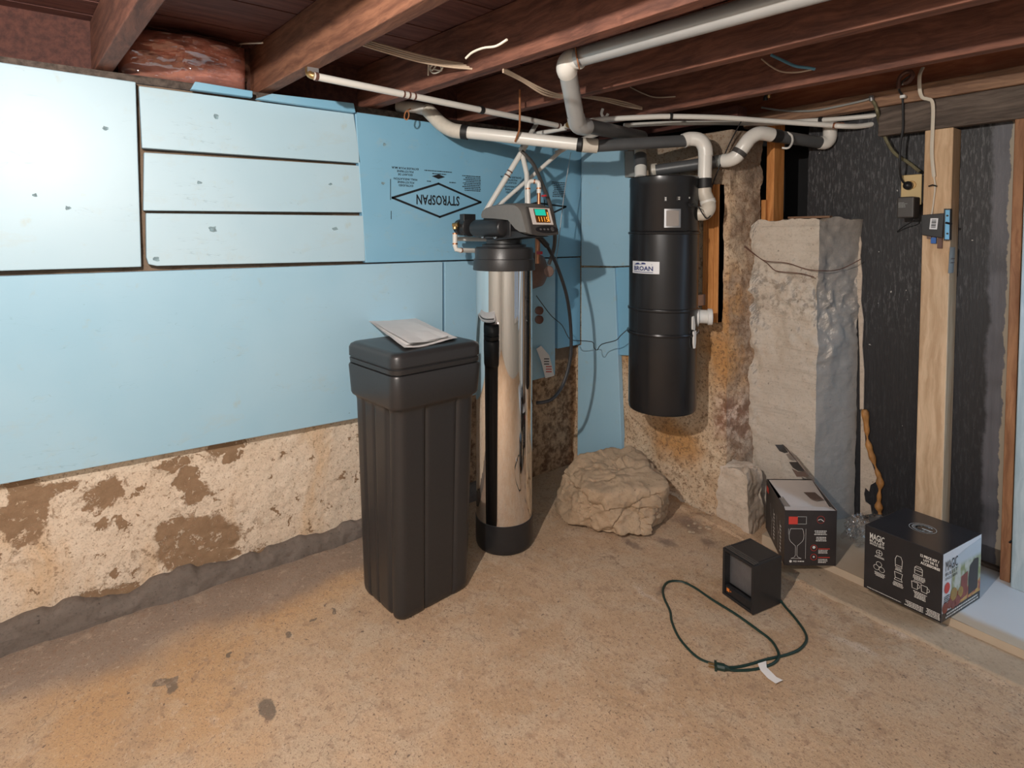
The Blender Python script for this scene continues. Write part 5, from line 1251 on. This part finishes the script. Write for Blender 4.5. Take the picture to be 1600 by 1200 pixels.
obj('mugs_icon', mb, 'ink_white', mt, smooth=False); mb = MB()
fr.fineprint(mb, .010, .006, .120, .010, 1, .05); fr.fineprint(mb, .125, .006, .182, .026, 4, .2, 'r'); fr.fineprint(mb, .188, .006, .228, .030, 5, .2, 'r')
obj('fine_print', mb, 'ink_white', mt, smooth=False)['kind'] = 'stuff'
mb = MB(); 
cxy = (.115, .135)
for a0, a1, r_, w_ in ((.9, 6.2, .030, .0045), (1.1, 5.2, .024, .0035), (2.2, 5.4, .018, .003)): tp.circ(mb, cxy[0], cxy[1], r_*.95, w_, n=26, a0=a0, a1=a1)
tp.line(mb, [(cxy[0]+.002, cxy[1]-.004), (cxy[0]+.026, cxy[1]-.004)], .005)
tp.circ(mb, cxy[0], cxy[1], .038, .0012, n=30)
obj('swirl_emblem', mb, 'ink_white', mt, smooth=False)
# printed picture on the short side
def picmat():
    g = G('printed_food_photo'); v = g.obj
    sx = g.nd('ShaderNodeSeparateXYZ', {0: v}); n1 = g.noise(26, 3, .6, None, 0, (1, 1, .45)); n2 = g.noise(40, 3, .6)
    c = g.mix(g.step(n1.outputs[0], .40, .62), (.55, .58, .52), (.24, .28, .10))
    hi = g.step(g.op('ADD', sx.outputs[2], g.op('MULTIPLY', n1.outputs[0], .03)), .165, .19)
    c = g.mix(hi, c, (.52, .58, .64))
    lo = g.op('SUBTRACT', 1., g.step(g.op('ADD', sx.outputs[2], g.op('MULTIPLY', n2.outputs[0], .03)), .085, .095))
    c = g.mix(lo, c, g.mix(g.step(n2.outputs[0], .4, .6), (.34, .06, .03), (.55, .30, .06)))
    return g.fin(c, .25)
M['picture'] = picmat()
mb = MB(); sdv.rect(mb, .0015, .001, mdp-.0015, mh-.001, .0006); wp = obj('side_print', mb, 'label_white', mt, smooth=False)
mb = MB(); sdv.poly(mb, [(.060, .190), (.150, .205), (.259, .215), (.259, .028), (.150, .028), (.062, .030), (.045, .060), (.060, .095)], .0012); obj('food_photo', mb, 'picture', wp, smooth=False)
mb = MB(); sdv.rect(mb, .002, .002, mdp-.002, .030, .0013); sdv.poly(mb, [(.175, .040), (.238, .046), (.242, .150), (.215, .155), (.182, .140), (.172, .10)], .0016); obj('blender_picture', mb, 'carton', wp, smooth=False)
mb = MB(); sdv.disc(mb, .030, .108, .018, .0016); obj('red_seal', mb, 'ink_red', wp, smooth=False); mb = MB(); sdv.poly(mb, [(.120, .040), (.165, .045), (.168, .125), (.122, .118)], .0018)
for c_ in ((.02, .045, .018), (.05, .05, .016), (.10, .045, .018), (.075, .040, .014)): sdv.disc(mb, c_[0], c_[1], c_[2], .0020)
obj('fruit_print', mb, 'fruit_red', wp, smooth=False)['kind'] = 'stuff'
mb = MB(); sdv.disc(mb, .075, .074, .022, .0019); sdv.disc(mb, .120, .068, .018, .0019); obj('yellow_print', mb, 'fruit_yellow', wp, smooth=False)
mb = MB()
for s_, z_, h_ in (('MAGIC', .182, .034), ('BULLET', .155, .011), ('SINGLE SERVE', .140, .009)): sdv.text(mb, s_, .056, z_, .078, h_, .0, .002)
sdv.fineprint(mb, .012, .060, .05, .085, 4, .3, 'l', .002)
obj('black_print', mb, 'ink_black', wp, smooth=False)
mb = MB(); sdv.fineprint(mb, .02, .006, .25, .026, 2, .1, 'c', .002); obj('caption_print', mb, 'ink_white', wp, smooth=False)

# wine glass carton
gA = onz(1225, 883, MZ); gB = onz(1306, 884, MZ); gu = (gB-gA); gw = gu.length; gu.normalize(); gv = Vector((-.675, .738, 0)).normalized()
gd, gh = .283, .211
gt_ = thing('glassware_carton', 'dark wine glass carton with open white flaps standing by the pier', 'box', tuple(gA+gu*gw/2+gv*gd/2))
def GP(x, y, z): return gA+gu*x+gv*y+Vector((0, 0, z))
def gbx(mb, a, b):
    x0, y0, z0 = a; x1, y1, z1 = b
    return mb.hexa([GP(x0, y0, z0), GP(x1, y0, z0), GP(x1, y1, z0), GP(x0, y1, z0), GP(x0, y0, z1), GP(x1, y0, z1), GP(x1, y1, z1), GP(x0, y1, z1)])
mb = MB(); T = .002
gbx(mb, (0, 0, 0), (gw, T, gh)); gbx(mb, (0, gd-T, 0), (gw, gd, gh)); gbx(mb, (0, T, 0), (T, gd-T, gh)); gbx(mb, (gw-T, T, 0), (gw, gd-T, gh)); gbx(mb, (T, T, 0), (gw-T, gd-T, .002))
obj('carton', mb, 'carton', gt_, smooth=False)
mb = MB(); mb.hexa([GP(.036, .030, gh-.022), GP(gw-.004, .030, gh-.022), GP(gw-.003, gd-.004, gh-.004), GP(.010, gd-.004, gh-.004), GP(.036, .030, gh-.020), GP(gw-.004, .030, gh-.020), GP(gw-.003, gd-.004, gh-.002), GP(.010, gd-.004, gh-.002)])
fl_ = obj('inner_flap', mb, 'card_white', gt_, smooth=False)
mb = MB(); mb.hexa([GP(.002, .002, gh-.003), GP(gw-.002, .002, gh-.003), GP(gw-.008, .040, gh-.006), GP(.008, .040, gh-.006), GP(.002, .002, gh-.001), GP(gw-.002, .002, gh-.001), GP(gw-.008, .040, gh-.004), GP(.008, .040, gh-.004)]); obj('front_flap', mb, 'card_white', gt_, smooth=False)
mb = MB(); mb.hexa([GP(.006, .06, gh-.03), GP(.034, .05, gh-.01), GP(.030, .14, gh-.012), GP(.004, .15, gh-.03), GP(.006, .06, gh-.028), GP(.034, .05, gh-.008), GP(.030, .14, gh-.010), GP(.004, .15, gh-.028)]); obj('divider', mb, 'card_grey', gt_, smooth=False)
mb = MB(); mb.prism([GP(x_, y_, gh-.0018) for x_, y_ in ((gw-.075, .16), (gw-.030, .16), (gw-.018, .10), (gw-.050, .09), (gw-.066, .105))], (0, 0, .001)); obj('slot_shadow_card', mb, 'card_brown', gt_, smooth=False)
# tall side flap, seen edge on, with two rounded tabs
Ftop = Vector(GP(gw, gd*.98, gh)); e0 = GP(gw-.001, .0, gh); e1 = GP(gw-.001, gd, gh-.004)
tip = ond(1229, 700, 2.38); tip2 = ond(1222, 694, 2.42)
mb = MB(); mb.prism([e0, e1, tip2, tip], gu*.0025); sfl = obj('side_flap', mb, 'card_brown', gt_, smooth=False)
def tab(cs, t): return MB().prism([ond(a, b, t) for a, b in cs], FWD*.002)
obj('tab', tab(((1211, 695), (1223, 695), (1232, 707), (1226, 708), (1218, 705)), 2.40), 'softdark', sfl, smooth=False)
obj('tab', tab(((1233, 722), (1246, 722), (1258, 736), (1247, 736), (1239, 731)), 2.36), 'softdark', sfl, smooth=False)
obj('tab', tab(((1237, 732), (1247, 737), (1257, 737), (1264, 745), (1245, 745)), 2.37), 'card_brown', sfl, smooth=False)
gf = plane_face(gA, gu, (0, 0, 1)); gl = plane_face(gA+gv*gd, -gv, (0, 0, 1))
k_ = gw/81.
def gp(px, py): return ((px-1225)*k_, (884-py)*gh/86.5)
mb = MB(); cx_, _ = gp(1243.5, 0)
prof = [(826, 9.3), (830, 10.6), (836, 11.6), (842, 11.2), (846, 9.2), (850, 5), (853, 1.6), (856, 1.2), (868, 1.2), (871, 3), (873, 8)]
for s_ in (-1, 1): gf.line(mb, [(cx_+s_*w_*k_, gp(0, y_)[1]) for y_, w_ in prof], .0011)
gf.line(mb, [(cx_-9.3*k_, gp(0, 826)[1]), (cx_+9.3*k_, gp(0, 826)[1])], .0011); gf.line(mb, [(cx_-8*k_, gp(0, 873)[1]), (cx_+8*k_, gp(0, 873)[1])], .0011)
gf.line(mb, [gp(1258, 826), gp(1258, 873)], .0008); gf.line(mb, [gp(1231, 826), gp(1231, 835)], .0008)
gf.line(mb, [gp(1245, 807), gp(1258.5, 807), gp(1258.5, 818.5), gp(1245, 818.5)], .0009)
obj('glass_drawing', mb, 'ink_white', gt_, smooth=False); mb = MB()
a = gp(1271, 836); b = gp(1291, 828); gf.fineprint(mb, a[0], a[1], b[0], b[1], 3, .2); a = gp(1273, 846); b = gp(1291, 838); gf.fineprint(mb, a[0], a[1], b[0], b[1], 3, .4)
a = gp(1278, 865); b = gp(1293, 858.5); gf.fineprint(mb, a[0], a[1], b[0], b[1], 3, .2, 'l'); a = gp(1278, 880); b = gp(1293, 873); gf.fineprint(mb, a[0], a[1], b[0], b[1], 3, .2, 'l')
obj('fine_print', mb, 'ink_white', gt_, smooth=False); mb = MB()
a = gp(1235, 877.5); gf.disc(mb, a[0], a[1], .005, .0009); a = gp(1241, 877.5); gf.text(mb, 'PCS', a[0]+.002, a[1], .013, .006, .04); a = gp(1246, 879); b = gp(1256, 876); gf.fineprint(mb, a[0], a[1], b[0], b[1], 1, 0)
obj('count_text', mb, 'ink_white', gt_, smooth=False); mb = MB()
a = gp(1281, 812); gf.line(mb, [(a[0]-.010, a[1]), (a[0], a[1]+.003), (a[0]+.011, a[1]-.005)], .0025)
a = gp(1277, 858); gf.disc(mb, gp(1271, 856)[0], gp(0, 855)[1], .0055, .001); gf.disc(mb, gp(1271, 0)[0], gp(0, 870)[1], .0035, .001)
obj('white_symbols', mb, 'ink_white', gt_, smooth=False)['kind'] = 'stuff'
mb = MB(); a = gp(1231, 819); b = gp(1245, 807); gf.rect(mb, a[0], a[1], b[0], b[1])
obj('red_square', mb, 'ink_red', gt_, smooth=False); mb = MB()
for py in (811.5,): c_ = gp(1281, py); gf.circ(mb, c_[0], c_[1], .014, .001, .0007)
obj('red_circle', mb, 'ink_red', gt_, smooth=False); mb = MB()
for py in (856, 870.5): c_ = gp(1271, py); gf.circ(mb, c_[0], c_[1], .0115, .0015, .0007)
for py in (858, 871.5): a = gp(1278, py); b = gp(1296, py-1.2); gf.rect(mb, a[0], a[1], b[0], b[1])
obj('red_captions', mb, 'ink_red', gt_, smooth=False)['kind'] = 'stuff'
mb = MB()
for o_ in (.075, .17):
    gl.line(mb, [(o_, .14), (o_+.012, .10), (o_+.030, .08), (o_+.045, .10), (o_+.05, .14)], .0015); gl.line(mb, [(o_+.028, .08), (o_+.026, .02)], .002); gl.fineprint(mb, o_+.05, .02, o_+.07, .13, 8, .3)
obj('side_white_print', mb, 'ink_white', gt_, smooth=False)
mb = MB(); gl.rect(mb, .012, .165, .045, .19); obj('side_red_print', mb, 'ink_red', gt_, smooth=False)

# crumpled clear bag between the cartons
def bag(c, r, seed):
    import bmesh
    bm = bmesh.new(); bmesh.ops.create_icosphere(bm, subdivisions=5, radius=1)
    D = np.array([tuple(v.co) for v in bm.verts]); fs = [tuple(v.index for v in f.verts) for f in bm.faces]; bm.free()
    d = 1+.35*np.abs(fbm(D, 2.2, 4, seed))-.2*np.abs(fbm(D, 5, 3, seed+3)); P = D*d[:, None]*np.array(r); P[:, 2] -= P[:, 2].min()
    mb = MB(); mb.v = [tuple(p) for p in (P+np.array(c))]; mb.f = fs; return mb
gB2 = G('smoky_clear_plastic'); gB2.fin((.22, .20, .20), .10, 0); gB2.b.inputs['Transmission Weight'].default_value = .75; gB2.b.inputs['IOR'].default_value = 1.15; M['bagfilm'] = M['film']
bc_ = onz(1338, 862, MZ)
bg = thing('crumpled_plastic_bag', 'crumpled clear plastic bag squeezed between the two cartons', 'bag', P3(bc_))
obj('bag_body', bag((bc_.x-.01, bc_.y+.04, MZ), (.040, .050, .050), 81), 'bagfilm', bg)
def fold(U, V):
    c = [onz(1312, 842, .12), ond(1346, 845, 2.08), ond(1384, 806, 2.25), ond(1345, 798, 2.30)]
    A = np.array([tuple(q) for q in c]); P = ((1-U)*(1-V))[:, None]*A[0]+(U*(1-V))[:, None]*A[1]+(U*V)[:, None]*A[2]+((1-U)*V)[:, None]*A[3]
    P[:, 2] += .022*fbm(P, 22, 3, 83); return P
obj('bag_flap', grid(30, 30, fold), 'film', bg)
